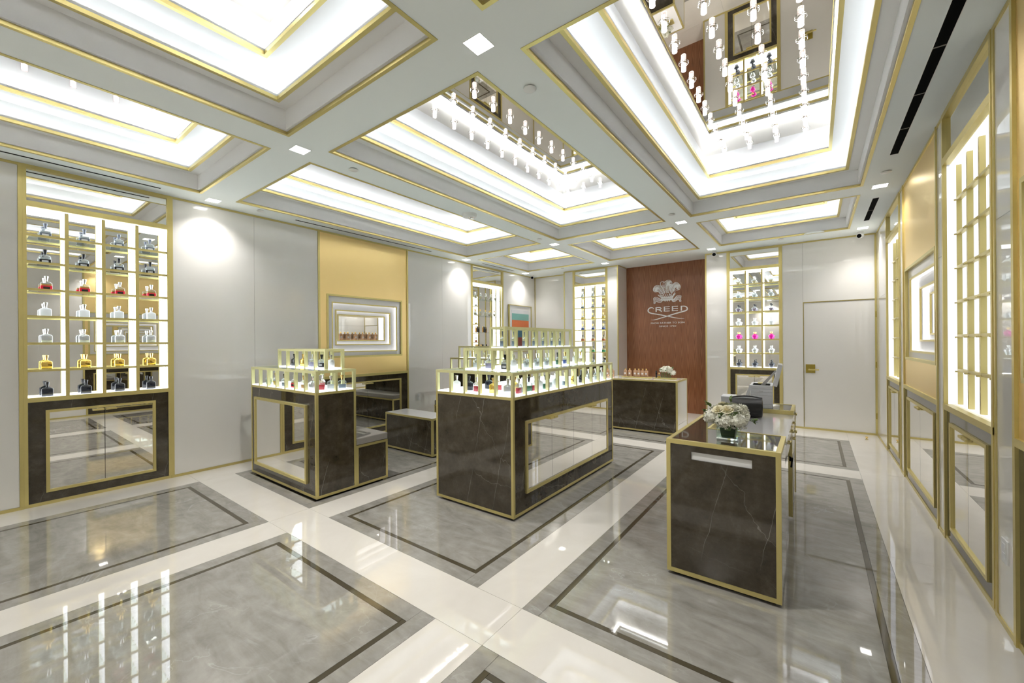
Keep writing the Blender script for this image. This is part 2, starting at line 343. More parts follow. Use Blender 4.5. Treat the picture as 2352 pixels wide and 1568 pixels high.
for xa, xb in ((0, 1), (2, 3), (4, 5)):
    for ya, yb in ((0, 1), (2, 3), (4, 5)):
        r = (CX[xa], CX[xb], CY[ya], CY[yb])
        m = MB()
        ring4(m, *inset(r, 0.022), 0.02, CZ + 0.02, 3.256)              # first white face
        ring4(m, *inset(r, 0.0), 0.150, 3.256, 3.270)                   # first ledge
        ring4(m, *inset(r, 0.138), 0.008, 3.27, 3.292)                  # lip hiding the strip
        ring4(m, *inset(r, 0.0), 0.035, 3.27, 3.445)                    # recess wall
        ring4(m, *inset(r, 0.0), 0.292, 3.445, 3.460)                   # second ledge
        ring4(m, *inset(r, 0.281), 0.008, 3.46, 3.482)
        ring4(m, *inset(r, 0.10), 0.130, 3.46, TZ)                      # upper recess wall
        m.build('coffer_tray', 'plaster_white', ceil)
        g = MB(); ring4(g, *inset(r, -0.001), 0.024, CZ - 0.004, CZ + 0.026); g.build('coffer_trim', 'gold', ceil)
        g = MB(); ring4(g, *inset(r, 0.124), 0.027, 3.247, 3.272); g.build('coffer_trim', 'gold', ceil)
        g = MB(); ring4(g, *inset(r, 0.267), 0.027, 3.436, 3.462); g.build('coffer_trim', 'gold', ceil)
        l = MB(); ring4(l, *inset(r, 0.070), 0.012, 3.271, 3.277); l.build('cove_light', 'led', ceil)
        l = MB(); ring4(l, *inset(r, 0.245), 0.012, 3.461, 3.467); l.build('cove_light', 'led_upper', ceil)
        q = inset(r, 0.229); MB().box((q[0], q[2], 3.722), (q[1], q[3], 3.73)).build('mirror_panel', 'mirror_ceiling', ceil)

# ------------------------------------------------------------ walls
def seg_wall(name, axis, pos, segs, thick, zseam=None):
    """axis 'x': wall plane x=pos ; segs: list of (a,b) ranges of lacquer panels; backing grout, panels are parts"""
    s = 1 if thick > 0 else -1
    b = MB()
    for a, e in segs:
        if axis == 'x': b.box((pos + s * 0.012, a + 0.013, 0), (pos + thick, e - 0.013, 3.42))
        else: b.box((a + 0.013, pos + s * 0.012, 0), (e - 0.013, pos + thick, 3.42))
    w = struct(b.build(name, 'grout'))
    return w
def panel(w, axis, pos, s, a, b, z0, z1):
    g = 0.0012
    if axis == 'x': o = MB().box((pos, a + g, z0 + g), (pos + s * 0.011, b - g, z1 - g))
    else: o = MB().box((a + g, pos, z0 + g), (b - g, pos + s * 0.011, z1 - g))
    return o.build('wall_panel', 'lacquer', w)
def trims(w, axis, pos, s, a, b, ends=(1, 1)):
    t = MB(); d = 0.006; wd = 0.024
    def bb(p0, p1, z0, z1):
        if axis == 'x': t.box((pos - s * d, p0, z0), (pos + s * 0.01, p1, z1))
        else: t.box((p0, pos - s * d, z0), (p1, pos + s * 0.01, z1))
    bb(a, b, 3.062, CZ); bb(a, b, 0.0, 0.028)
    if ends[0]: bb(a, a + wd, 0.028, 3.062)
    if ends[1]: bb(b - wd, b, 0.028, 3.062)
    t.build('gold_trim', 'gold', w)
wl = seg_wall('wall_left', 'x', WL, [(YN, 0.275), (1.361, 2.987), (4.581, 6.197), (7.277, 8.7)], -0.5)
for a, b in ((YN, -1.3), (-1.3, 0.275), (1.361, 2.17), (2.17, 2.987), (4.581, 5.39), (5.39, 6.197), (7.277, 8.57)): panel(wl, 'x', WL, -1, a, b, 0, CZ)
for a, b in ((YN, 0.275), (1.361, 2.987), (4.581, 6.197), (7.277, 8.57)): trims(wl, 'x', WL, -1, a, b, (0, 0))
wr = seg_wall('wall_right', 'x', WR, [(YN, 1.47), (2.97, 3.207), (4.293, 4.45), (5.95, 6.14), (7.226, 8.4)], 0.5)
for a, b in ((YN, -0.6), (-0.6, 1.47), (2.97, 3.207), (4.293, 4.45), (5.95, 6.14), (7.226, 8.27)):
    panel(wr, 'x', WR, 1, a, b, 0, 2.07); panel(wr, 'x', WR, 1, a, b, 2.07, CZ)
for a, b in ((YN, 1.47), (2.97, 3.207), (4.293, 4.45), (5.95, 6.14), (7.226, 8.27)): trims(wr, 'x', WR, 1, a, b, (0, 0))
wb = seg_wall('wall_back', 'y', WB, [(-4.652, -4.423), (-3.580, -3.341), (-1.640, -1.279), (-0.436, WR + 0.5)], 0.62)
for a, b in ((-4.652, -4.423), (-3.580, -3.341), (-1.640, -1.279)): panel(wb, 'y', WB, 1, a, b, 0, CZ)
panel(wb, 'y', WB, 1, -0.436, -0.152, 0, CZ); panel(wb, 'y', WB, 1, -0.152, WR, 2.085, CZ)
for a, b, e in ((-4.652, -4.423, (1, 0)), (-3.580, -3.341, (0, 1)), (-1.640, -1.279, (1, 0)), (-0.436, WR, (0, 1))): trims(wb, 'y', WB, 1, a, b, e)
# alcove by the far left corner, and the cheeks of the walnut recess
wa = struct(MB().box((WL - 0.05, 8.582, 0), (-4.64, 8.85, 3.42)).build('wall_alcove', 'grout'))
panel(wa, 'y', 8.57, 1, WL, -4.652, 0, CZ); trims(wa, 'y', 8.57, 1, WL, -4.652, (1, 0))
panel(wb, 'x', -4.652, 1, 8.29, 8.57, 0, CZ)
panel(wb, 'x', -3.341, -1, 8.28, 8.75, 0, CZ); panel(wb, 'x', -1.640, 1, 8.28, 8.75, 0, CZ)
t = MB(); t.box((-3.347, 8.28, 3.07), (-3.33, 8.75, CZ)); t.build('gold_trim', 'gold', wb)
ww = struct(MB().box((-3.36, 8.78, 0), (-1.62, 8.9, 3.42)).build('wall_walnut', 'black'))
n = 7; wx0, wx1 = -3.341, -1.640
for k in range(n):
    a = wx0 + (wx1 - wx0) * k / n; b = wx0 + (wx1 - wx0) * (k + 1) / n
    MB().box((a + 0.0004, 8.75, 0.0), (b - 0.0004, 8.78, CZ)).build('veneer_panel', 'walnut', ww)
wn = struct(MB().box((WL - 0.5, YN - 0.1, 0), (WR + 0.5, YN, 3.42)).build('wall_near', 'lacquer'))

# door in the back wall
dr = struct(MB().box((-0.144, WB + 0.004, 0.008), (0.738, WB + 0.04, 2.072)).build('door_1', 'lacquer'))
d = MB(); d.box((-0.152, WB - 0.004, 0.0), (-0.144, WB + 0.01, 2.085)); d.box((-0.144, WB - 0.004, 2.074), (0.738, WB + 0.01, 2.085)); d.build('door_trim', 'gold_dark', dr)
d = MB(); d.box((-0.144, WB + 0.0, 0.0), (0.738, WB + 0.01, 0.007)); d.build('threshold', 'black', dr)
pl = MB().box((-0.122, WB - 0.008, 0.921), (0.003, WB + 0.004, 1.062)).build('handle_plate', 'gold_dark', dr, bevel=0.002)
h = MB(); h.lathe([(0.013, 0), (0.013, 0.05)], 14); h.m = Matrix.Identity(4)
hd = MB(); hd.m = Matrix.Translation((-0.075, WB - 0.008, 0.978)) @ Matrix.Rotation(PI / 2, 4, 'X'); hd.lathe([(0.012, 0), (0.012, 0.05)], 14); hd.m = Matrix.Identity(4)
hd.box((-0.088, WB - 0.065, 0.967), (0.052, WB - 0.050, 0.988)); hd.build('door_handle', 'gold', pl, bevel=0.002)
for z in (0.25, 1.03, 1.8): MB().box((0.742, WB - 0.010, z), (0.756, WB - 0.005, z + 0.09)).build('hinge', 'gold_dark', dr)
ds = thing('door_stop', 'small gold door stop on the white floor near the back right corner', 'door stop', (0.60, 7.86, 0.0))
MB().lathe([(0.018, 0), (0.018, 0.006), (0.008, 0.008), (0.008, 0.022)], 12).build('base', 'gold', ds, smooth=True)
MB().lathe([(0.013, 0.022), (0.016, 0.026), (0.016, 0.036), (0.010, 0.042)], 12).build('bumper', 'gold_cap', ds, smooth=True)

# ------------------------------------------------------------ base unit shared by cabinets and gold niches (local: x along wall, y into wall, z up)
def base_unit(t, W, dw, mirror_h=True):
    hw = W / 2
    MB().plate_hole(-hw + 0.028, hw - 0.028, 0.03, 0.945, -dw / 2, dw / 2, 0.11, 0.866, 0.004, 0.03).build('base_panel', 'marble_dark', t)
    fr = MB().rectframe(-dw / 2, dw / 2, 0.11, 0.866, 0.024, -0.006, 0.02).build('door_frame', 'gold', t)
    for s in (-1, 1):
        x0, x1 = (-dw / 2 + 0.024, -0.002) if s < 0 else (0.002, dw / 2 - 0.024)
        dd = MB().box((x0, 0.006, 0.134), (x1, 0.02, 0.842)).build('cabinet_door', 'mirror', t)
        a, b = (-0.085, -0.006) if s < 0 else (0.006, 0.085)
        MB().box((a, -0.022, 0.818), (b, 0.005, 0.834)).build('door_handle', 'gold', dd)
    MB().box((-hw, 0.0, 0.0), (hw, 0.05, 0.03)).build('plinth', 'gold', t)
    MB().box((-hw + 0.028, 0.03, 0.03), (hw - 0.028, 0.05, 0.945)).build('carcass', 'black', t)
DEP = 0.178
def cabinet(label, loc, rz, W, ncol, setback=0.0, grid=True, shelves=None, group=None):
    t = thing('display_cabinet', label, 'cabinet', loc, rz, group); LP = 'light_panel_soft' if setback else 'light_panel'
    hw = W / 2; base_unit(t, W, W - 0.31 if W > 1 else W - 0.26)
    f = MB()
    for s in (-1, 1):
        f.box((s * hw, -0.006, 0.0), (s * (hw - 0.026), 0.012, CZ)); f.box((s * (hw - 0.026), -0.010, 0.03), (s * (hw - 0.050), 0.012, CZ))
    f.box((-hw + 0.05, -0.010, 3.05), (hw - 0.05, 0.05, CZ)); f.box((-hw + 0.05, -0.010, 2.712), (hw - 0.05, 0.05, 2.762))
    f.box((-hw + 0.026, -0.012, 0.945), (hw - 0.026, 0.05, 0.985))
    f.build('frame', 'gold', t)
    MB().box((-hw + 0.05, 0.012, 2.762), (hw - 0.05, 0.04, 3.05)).build('transom_mirror', 'mirror', t)
    iw = hw - 0.046; zt = 2.69
    c = MB(); c.box((-hw, 0.0125, 0.0), (-hw + 0.02, DEP + 0.02, CZ)); c.box((hw, 0.0125, 0.0), (hw - 0.02, DEP + 0.02, CZ)); c.box((-hw, DEP + 0.008, 0.945), (hw, DEP + 0.02, 2.75)); c.box((-hw, 0.05, 2.74), (hw, DEP, 2.75)); c.build('casing', 'plaster_white', t)
    MB().box((-iw, DEP, 0.985), (iw, DEP + 0.006, zt + 0.02)).build('back_mirror', 'mirror', t)
    MB().box((-iw - 0.01, 0.03, 0.955), (iw + 0.01, DEP, 0.985)).build('light_panel', LP, t)
    MB().box((-iw - 0.01, 0.03, zt + 0.012), (iw + 0.01, DEP, zt + 0.03)).build('light_panel', LP, t)
    for s in (-1, 1): MB().box((s * iw, (setback + 0.028 if setback else (0.018 if grid else 0.05)), 0.985), (s * (iw + 0.018), DEP, zt + 0.012)).build('light_panel', LP, t)
    if setback:
        for s in (-1, 1): MB().box((s * (iw - 0.0), 0.012, 0.985), (s * (iw + 0.015), setback, zt + 0.012)).build('light_panel', LP, t)
    pitch = 2 * iw / ncol
    if grid:
        y0, y1 = setback + 0.0, setback + (0.028 if setback else 0.018)
        for k in range(1, ncol):
            x = -iw + k * pitch
            MB().box((x - 0.0125, y0, 0.985), (x + 0.0125, y1, zt + 0.012)).build('mullion', 'gold', t)
            MB().box((x - 0.008, y1, 0.985), (x + 0.008, DEP, zt + 0.012)).build('light_panel', LP, t)
        for s in (-1, 1): MB().box((s * iw, y0, 0.985), (s * (iw + 0.01), y1, zt + 0.012)).build('mullion', 'gold', t)
        for r_ in range(1, 7):
            z = 0.985 + r_ * 0.2455
            MB().box((-iw, y0 + 0.0005, z - 0.0105), (iw, y1 - 0.0005, z + 0.0105)).build('rail', 'gold', t)
            for k in range(ncol):
                xa = -iw + k * pitch
                g = MB().box((xa + 0.009, y1 + 0.001, z - 0.004), (xa + pitch - 0.009, DEP - 0.002, z + 0.004)).build('glass_shelf', 'sheet_glass', t)
                st = MB()
                for sx in (xa + 0.011, xa + pitch - 0.017):
                    for yy in (0.045, 0.125): st.box((sx, yy, z - 0.014), (sx + 0.006, yy + 0.014, z - 0.0045))
                st.build('shelf_pin', 'gold', g)['kind'] = 'stuff'
    else:
        for z in shelves:
            g = MB().box((-iw + 0.002, 0.05, z - 0.005), (iw - 0.002, DEP - 0.002, z)).build('glass_shelf', 'sheet_glass', t)
            st = MB()
            for sx in (-iw + 0.001, iw - 0.009):
                for yy in (0.07, 0.10, 0.13, 0.155): st.box((sx, yy, z - 0.018), (sx + 0.008, yy + 0.008, z - 0.006))
            st.build('shelf_pin', 'chrome', g)['kind'] = 'stuff'
        for s in (-1, 1):
            MB().box((s * (iw - 0.004), 0.03, 0.985), (s * iw, 0.07, zt)).build('mullion', 'gold', t)
            MB().box((s * (iw - 0.004), 0.160, 0.985), (s * iw, 0.176, zt)).build('mullion', 'gold', t)
    return t
W4, W3 = 1.086, 0.843
cabinet('tall gold framed shelf cabinet with four columns of bottles, near end of left wall', (WL, 0.818, 0), PI / 2, W4, 4)
cabinet('gold framed cabinet with open glass shelves beside the striped framed picture', (WL, 6.737, 0), PI / 2, W4, 4, grid=False, shelves=[1.32, 1.683, 2.04, 2.398])
cabinet('three column gold framed bottle cabinet left of the walnut wall', (-4.0015, WB, 0), 0, W3, 3)
cabinet('three column gold framed bottle cabinet right of the walnut wall', (-0.8575, WB, 0), 0, W3, 3)
cabinet('brightly lit gold grid cabinet on the right wall, nearest the camera', (WR, 3.75, 0), -PI / 2, W4, 4, setback=0.06)
cabinet('narrow looking lit cabinet on the right wall, farthest, beside the white door', (WR, 6.683, 0), -PI / 2, W4, 4, setback=0.06)

def niche(label, loc, rz, W):
    t = thing('gold_niche_panel', label, 'wall panel', loc, rz)
    hw = W / 2; base_unit(t, W, W - 0.31)
    f = MB()
    for s in (-1, 1): f.box((s * hw, -0.010, 0.0), (s * (hw - 0.028), 0.05, CZ))
    f.box((-hw + 0.028, -0.010, 0.945), (hw - 0.028, 0.05, 0.985)); f.box((-hw + 0.028, -0.004, 3.06), (hw - 0.028, 0.05, CZ)); f.build('frame', 'gold', t)
    MB().plate_hole(-hw + 0.028, hw - 0.028, 0.985, 3.06, -0.648, 0.648, 1.270, 2.163, 0.004, 0.022).build('gold_panel', 'gold_brushed', t)
    MB().rectframe(-0.668, 0.668, 1.249, 2.185, 0.026, -0.004, 0.0218).build('niche_edge', 'gold', t)
    w = MB(); w.plate_hole(-0.70, 0.70, 1.21, 2.22, -0.575, 0.575, 1.333, 2.067, 0.022, 0.032); w.build('niche_surround', 'lacquer_white', t)
    zc = 1.702
    dims = [(0.582, 0.375, 0.020), (0.490, 0.268, 0.080), (0.423, 0.205, 0.140)]
    for i, (a, b, y) in enumerate(dims):
        MB().rectframe(-a, a, zc - b, zc + b, 0.018, y, y + 0.014).build('niche_frame', 'gold', t)
        a1, b1 = a - 0.004, b - 0.004
        yn = dims[i + 1][2] if i < 2 else 0.235
        # reveal box running back to the next step, glowing in place of LED strips
        MB().rectframe(-a1 - 0.012, a1 + 0.012, zc - b1 - 0.012, zc + b1 + 0.012, 0.012, y + 0.014, yn + 0.012).build('glow_reveal', 'niche_glow', t)
        if i < 2:
            c, d_ = dims[i + 1][0] - 0.01, dims[i + 1][1] - 0.01
            MB().plate_hole(-a1, a1, zc - b1, zc + b1, -c, c, zc - d_, zc + d_, yn + 0.013, yn + 0.022).build('niche_step', 'plaster_white', t)
    MB().box((-0.43, 0.235, zc - 0.21), (0.43, 0.241, zc + 0.21)).build('back_mirror', 'mirror', t)
    return t
niche('tall brushed gold wall panel with a stepped lit niche, middle of the left wall', (WL, 3.784, 0), PI / 2, 1.594)
niche('brushed gold panel with a stepped lit niche, between the two lit right wall cabinets', (WR, 5.2, 0), -PI / 2, 1.50)
niche('brushed gold panel at the extreme right edge, nearest part of the right wall', (WR, 2.22, 0), -PI / 2, 1.50)

# ------------------------------------------------------------ islands
def cage(t, x0, x1, y0, y1, z, nx, ny, lower=True, posts_back=True):
    """gold cage tier with lit floor, glass skin and posts; parts under t"""
    H = 0.2; b = 0.024
    MB().box((x0 + 0.004, y0 + 0.004, z), (x1 - 0.004, y1 - 0.004, z + 0.008)).build('lit_floor', 'tier_panel', t)
    f = MB(); 
    def rr(za, zb, w):
        f.box((x0, y0, za), (x0 + w, y1, zb)); f.box((x1 - w, y0, za), (x1, y1, zb)); f.box((x0 + w, y0, za), (x1 - w, y0 + w, zb)); f.box((x0 + w, y1 - w, za), (x1 - w, y1, zb))
    rr(z + H - b, z + H, b); f.build('top_frame', 'gold_lit', t)
    w, dp = 0.022, 0.030
    for k in range(nx + 1):
        x = x0 + (x1 - x0 - w) * k / nx
        MB().box((x, y0, z), (x + w, y0 + dp, z + H - b)).build('post', 'gold_lit', t)
        MB().box((x, y1 - dp, z), (x + w, y1, z + H - b)).build('post', 'gold_lit', t)
    for k in range(1, ny):
        y = y0 + (y1 - y0 - w) * k / ny
        MB().box((x0, y, z), (x0 + dp, y + w, z + H - b)).build('post', 'gold_lit', t)
        MB().box((x1 - dp, y, z), (x1, y + w, z + H - b)).build('post', 'gold_lit', t)
    MB().box((x0 + b, y0 + b, z + H - 0.009), (x1 - b, y1 - b, z + H - 0.001)).build('glass_top', 'sheet_glass', t)
def edges(t, x0, x1, y0, y1, z0, z1, w=0.024, name='frame'):
    f = MB()
    for x in (x0, x1 - w):
        for y in (y0, y1 - w): f.box((x, y, z0), (x + w, y + w, z1))
    for za, zb in ((z0, z0 + w), (z1 - w, z1)):
        f.box((x0 + w, y0, za), (x1 - w, y0 + w, zb)); f.box((x0 + w, y1 - w, za), (x1 - w, y1, zb))
        f.box((x0, y0 + w, za), (x0 + w, y1 - w, zb)); f.box((x1 - w, y0 + w, za), (x1, y1 - w, zb))
    return f.build(name, 'gold', t)
def marble_body(t, x0, x1, y0, y1, z0, z1, name='body', mat='marble_dark', g=0.003):
    return MB().box((x0 + g, y0 + g, z0 + g), (x1 - g, y1 - g, z1 - g)).build(name, mat, t)
ox, oy = -2.4135, 3.6525
t = thing('display_island', 'large stepped dark marble island with three tiers of gold bottle cages', 'display counter', (ox, oy, 0))
hx, hy = 0.4505, 1.0125
MB().box((-hx + 0.04, -hy + 0.04, 0), (hx - 0.04, hy - 0.04, 0.022)).build('toe_kick', 'black', t)
edges(t, -hx, hx, -hy, hy, 0.02, 1.005); marble_body(t, -hx, hx, -hy, hy, 0.02, 1.0)
fr = MB()
ya, yb = 2.813 - oy, 4.495 - oy
fr.box((hx - 0.004, ya, 0.178), (hx + 0.012, ya + 0.026, 0.79)); fr.box((hx - 0.004, yb - 0.026, 0.178), (hx + 0.012, yb, 0.79))
fr.box((hx - 0.004, ya + 0.026, 0.178), (hx + 0.012, yb - 0.026, 0.204)); fr.box((hx - 0.004, ya + 0.026, 0.764), (hx + 0.012, yb - 0.026, 0.79)); fr.build('door_frame', 'gold', t)
sp = [ya + 0.026, 3.236 - oy, 3.654 - oy, 4.075 - oy, yb - 0.026]
for k in range(4):
    dd = MB().box((hx - 0.002, sp[k] + 0.0015, 0.206), (hx + 0.006, sp[k + 1] - 0.0015, 0.762)).build('cabinet_door', 'mirror', t)
    yh = sp[k + 1] - 0.004 if k % 2 == 0 else sp[k] + 0.004; s = -1 if k % 2 == 0 else 1
    MB().box((hx + 0.006, yh, 0.752), (hx + 0.034, yh + s * 0.06, 0.768)).build('door_handle', 'gold', dd)
cage(t, -hx, hx, -hy, hy, 1.005, 5, 11)
cage(t, -hx + 0.182, hx - 0.182, -hy + 0.182, hy - 0.182, 1.205, 3, 9)
cage(t, -0.095, 0.095, -hy + 0.364, hy - 0.364, 1.405, 1, 7)

def small_island(label, y_main, sgn):
    t = thing('seat_display_island', label, 'display counter', (-4.3985, y_main, 0), 0 if sgn > 0 else PI)
    hx, d = 0.7115, 0.408           # local y from 0 (outer face) to d, then the seat to 0.78
    m = MB().box((-hx + 0.04, 0.04, 0), (hx - 0.04, d, 0.022)); m.box((-hx + 0.04, d, 0), (hx - 0.04, 0.74, 0.022)); m.build('toe_kick', 'black', t)
    edges(t, -hx, hx, 0, d, 0.02, 1.002); marble_body(t, -hx, hx, 0, d, 0.02, 0.998)
    MB().rectframe(-0.605, 0.548, 0.131, 0.875, 0.026, -0.016, 0.006).build('door_frame', 'gold', t)
    MB().box((-0.579, -0.006, 0.157), (0.522, 0.004, 0.849)).build('mirror_door', 'mirror', t)
    cage(t, -hx, hx, 0, d, 1.002, 7, 2)
    cage(t, -hx + 0.2, hx - 0.2, 0.2, d - 0.002, 1.202, 5, 1)
    edges(t, -hx, hx, d + 0.001, 0.78, 0.02, 0.43, name='seat_frame'); marble_body(t, -hx, hx, d + 0.001, 0.78, 0.02, 0.43, 'seat_base')
    MB().box((-hx + 0.002, d + 0.003, 0.431), (hx - 0.002, 0.782, 0.503)).build('seat_cushion', 'cushion_grey', t, bevel=0.010)
    return t
small_island('small marble island with mirrored end, two bottle tiers and grey bench seat, left', 1.919, 1)
small_island('matching marble island with bench seat, half hidden behind the big island', 5.453, -1)
t = thing('low_table', 'low dark marble table with white top between the two bench seats', 'table', (-4.352, 3.686, 0))
MB().box((-0.44, -0.145, 0), (0.44, 0.145, 0.022)).build('toe_kick', 'black', t)
edges(t, -0.479, 0.479, -0.184, 0.184, 0.02, 0.497); marble_body(t, -0.479, 0.479, -0.184, 0.184, 0.02, 0.49)
MB().box((-0.469, -0.174, 0.485), (0.469, 0.174, 0.499)).build('table_top', 'stone_top', t)

# service counter in front of the walnut wall
t = thing('service_counter', 'dark marble service counter with gold edges in front of the walnut wall', 'counter', (-2.486, 6.774, 0))
hx = 0.80; MB().box((-hx + 0.03, -0.27, 0), (hx - 0.03, 0.27, 0.022)).build('toe_kick', 'black', t)
edges(t, -hx, hx, -0.30, 0.30, 0.02, 0.845)
MB().box((-hx + 0.003, -0.297, 0.023), (hx - 0.023, 0.20, 0.82)).build('body', 'marble_dark', t)
MB().box((hx - 0.022, -0.276, 0.17), (hx - 0.002, 0.276, 0.82)).build('side_panel', 'lacquer_white', t)
MB().box((hx - 0.022, -0.276, 0.044), (hx - 0.002, 0.276, 0.165)).build('side_panel', 'lacquer_white', t)
MB().box((-hx + 0.02, -0.28, 0.82), (hx - 0.02, 0.28, 0.843)).build('counter_top', 'stone_top', t)

# cash desk at the right
t = thing('cash_desk', 'dark marble cash desk with gold edges and white inset top, front right', 'desk', (-0.4515, 2.626, 0))
X0, X1, Y1 = -0.3015, 0.3015, 2.07
MB().box((X0 + 0.03, 0.03, 0), (X1 - 0.03, 0.45, 0.022)).build('toe_kick', 'black', t)
w = 0.025; f = MB()
for x in (X0, X1 - w):
    for y in (0.0, Y1 - w): f.box((x, y, 0.02), (x + w, y + w, 0.843))
f.box((X0 + w, 0, 0.02), (X1 - w, w, 0.045)); f.box((X0 + w, 0, 0.818), (X1 - w, w, 0.843)); f.box((X0, w, 0.818), (X0 + w, Y1 - w, 0.843)); f.box((X0, w, 0.02), (X0 + w, Y1 - w, 0.045))
f.box((X0 + w, Y1 - w, 0.818), (X1 - w, Y1, 0.843)); f.box((X1 - w, w, 0.818), (X1, 0.475, 0.843)); f.box((X1 - w, 1.64, 0.818), (X1, Y1 - w, 0.843))
# inner border of the recessed writing surface
f.box((X0 + 0.145, 0.475, 0.80), (X1, 0.487, 0.843)); f.box((X0 + 0.145, 0.487, 0.80), (X0 + 0.160, 1.64, 0.843)); f.box((X0 + 0.145, 1.632, 0.80), (X1, 1.652, 0.843))
f.build('frame', 'gold', t)
bd = MB(); bd.plate_hole(X0 + w, X1 - w, 0.045, 0.818, -0.156, 0.165, 0.732, 0.780, 0.004, 0.02); bd.build('front_panel', 'marble_dark', t)
MB().box((-0.156, 0.014, 0.732), (0.165, 0.03, 0.780)).build('slot_plate', 'plastic_white', t)
MB().box((X0 + 0.003, w, 0.045), (X0 + 0.02, Y1 - w, 0.818)).build('side_panel', 'marble_dark', t)
tp = MB(); tp.box((X0 + w, w, 0.82), (X1 - w, 0.475, 0.840)); tp.box((X0 + w, 0.475, 0.82), (X0 + 0.145, 1.652, 0.840)); tp.box((X0 + w, 1.652, 0.82), (X1 - w, Y1 - w, 0.840)); tp.build('top_panel', 'marble_dark', t)
MB().box((X0 + 0.160, 0.487, 0.785), (X1 + 0.002, 1.632, 0.808)).build('writing_surface', 'stone_top', t)
MB().box((X0 + 0.03, 0.03, 0.03), (X1 - 0.004, 0.445, 0.815)).build('near_pedestal', 'lacquer_white', t)
MB().box((X1 - 0.006, 0.03, 0.045), (X1 - 0.002, 0.449, 0.815)).build('end_panel', 'mirror', t)
MB().box((X0 + 0.03, 0.455, 0.03), (X0 + 0.10, Y1 - 0.03, 0.78)).build('modesty_panel', 'lacquer_white', t)
MB().box((X1 - 0.030, 1.37, 0.02), (X1 - 0.002, 1.392, 0.785)).build('leg', 'gold', t)
for k, (ya, yb, z0, z1) in enumerate(((0.50, 0.98, 0.66, 0.78), (0.99, 1.36, 0.66, 0.78), (1.40, 1.72, 0.66, 0.78), (1.40, 1.72, 0.50, 0.65), (1.73, 2.03, 0.66, 0.81), (1.73, 2.03, 0.50, 0.65))):
    dd = MB().box((X0 + 0.15, ya, z0), (X1 - 0.004, yb, z1)).build('drawer', 'lacquer_white', t)
    ym = (ya + yb) / 2; hm = MB(); hm.box((X1 - 0.004, ym - 0.035, z1 - 0.032), (X1 + 0.016, ym - 0.029, z1 - 0.024)); hm.box((X1 - 0.004, ym + 0.029, z1 - 0.035), (X1 + 0.016, ym + 0.035, z1 - 0.02)); hm.box((X1 + 0.010, ym - 0.035, z1 - 0.035), (X1 + 0.016, ym + 0.035, z1 - 0.02))
    hm.build('drawer_handle', 'gold', dd)
MB().box((X1 - 0.02, 1.73, 0.02), (X1 - 0.006, 2.03, 0.49)).build('far_pedestal', 'lacquer_white', t)
kf = MB(); kf.tube([(X1 + 0.002, 0.86, 0.63), (X1 + 0.015, 0.87, 0.60), (X1 + 0.012, 0.84, 0.56)], 0.006, 6); kf.box((X1 + 0.0, 0.85, 0.60), (X1 + 0.02, 0.90, 0.615)); kf.build('key_fob', 'black', t)

# ------------------------------------------------------------ bottles (front faces local -y)
BODY = [(0, .036, .0135), (.003, .037, .0155), (.066, .037, .0155), (.073, .034, .0145), (.079, .024, .0125), (.083, .014, .0105), (.0865, .011, .0100)]
def body_flask(s=1.0): return [(z, w * s, d * s) for z, w, d in BODY]
def bottle_flask(label, body, cap, liquid=None, sleeve=None, lab=None, top=.060):
    t = thing('perfume_bottle', label, 'bottle')
    m = MB().slab(BODY); b = m.build('bottle_body', body, t, smooth=True)
    if liquid: MB().slab([(.005, .0335, .0120), (top, .0335, .0120)]).build('liquid', liquid, t, smooth=True)
    if sleeve: MB().slab([(.002, .0376, .0161), (.044, .0376, .0161)]).build('sleeve', sleeve, t, smooth=True)
    if lab: MB().box((-.021, -.0172, .014), (.021, -.0158, .034)).build('label', lab, t)
    MB().lathe([(.0085, .0865), (.0085, .094), (.0100, .100), (.0150, .131), (.0135, .133)], 16).build('bottle_cap', cap, t, smooth=True)
    return t
def bottle_vase(label, body, cap, liquid=None):
    t = thing('perfume_bottle', label, 'bottle')
    MB().lathe([(.018, 0), (.022, .004), (.036, .042), (.043, .058), (.042, .066), (.030, .076), (.016, .082), (.013, .090), (.021, .098)], 20, sy=0.55).build('bottle_body', body, t, smooth=True)
    if liquid: MB().lathe([(.017, .006), (.032, .040), (.038, .056)], 20, sy=0.42).build('liquid', liquid, t, smooth=True)
    MB().lathe([(.008, .098), (.010, .112), (.019, .128), (.017, .131)], 16).build('bottle_cap', cap, t, smooth=True)
    return t
def bottle_tall(label, body, cap, lab=None):
    t = thing('perfume_bottle', label, 'bottle')
    MB().slab([(0, .026, .015), (.004, .028, .017), (.100, .028, .017), (.108, .024, .015), (.113, .010, .010)]).build('bottle_body', body, t, smooth=True)
    MB().lathe([(.008, .113), (.008, .117), (.012, .121), (.013, .130), (.009, .138)], 14).build('bottle_cap', cap, t, smooth=True)
    if lab: MB().box((-.014, -.0186, .042), (.014, -.0170, .068)).build('label', lab, t)
    return t
def bottle_spray(label, body, cap):
    t = thing('perfume_bottle', label, 'bottle')
    MB().lathe([(.013, 0), (.014, .003), (.014, .088), (.008, .094)], 14).build('bottle_body', body, t, smooth=True)
    MB().lathe([(.009, .094), (.0115, .097), (.0115, .124), (.008, .127)], 14).build('bottle_cap', cap, t, smooth=True)
    return t
PROTO = {}
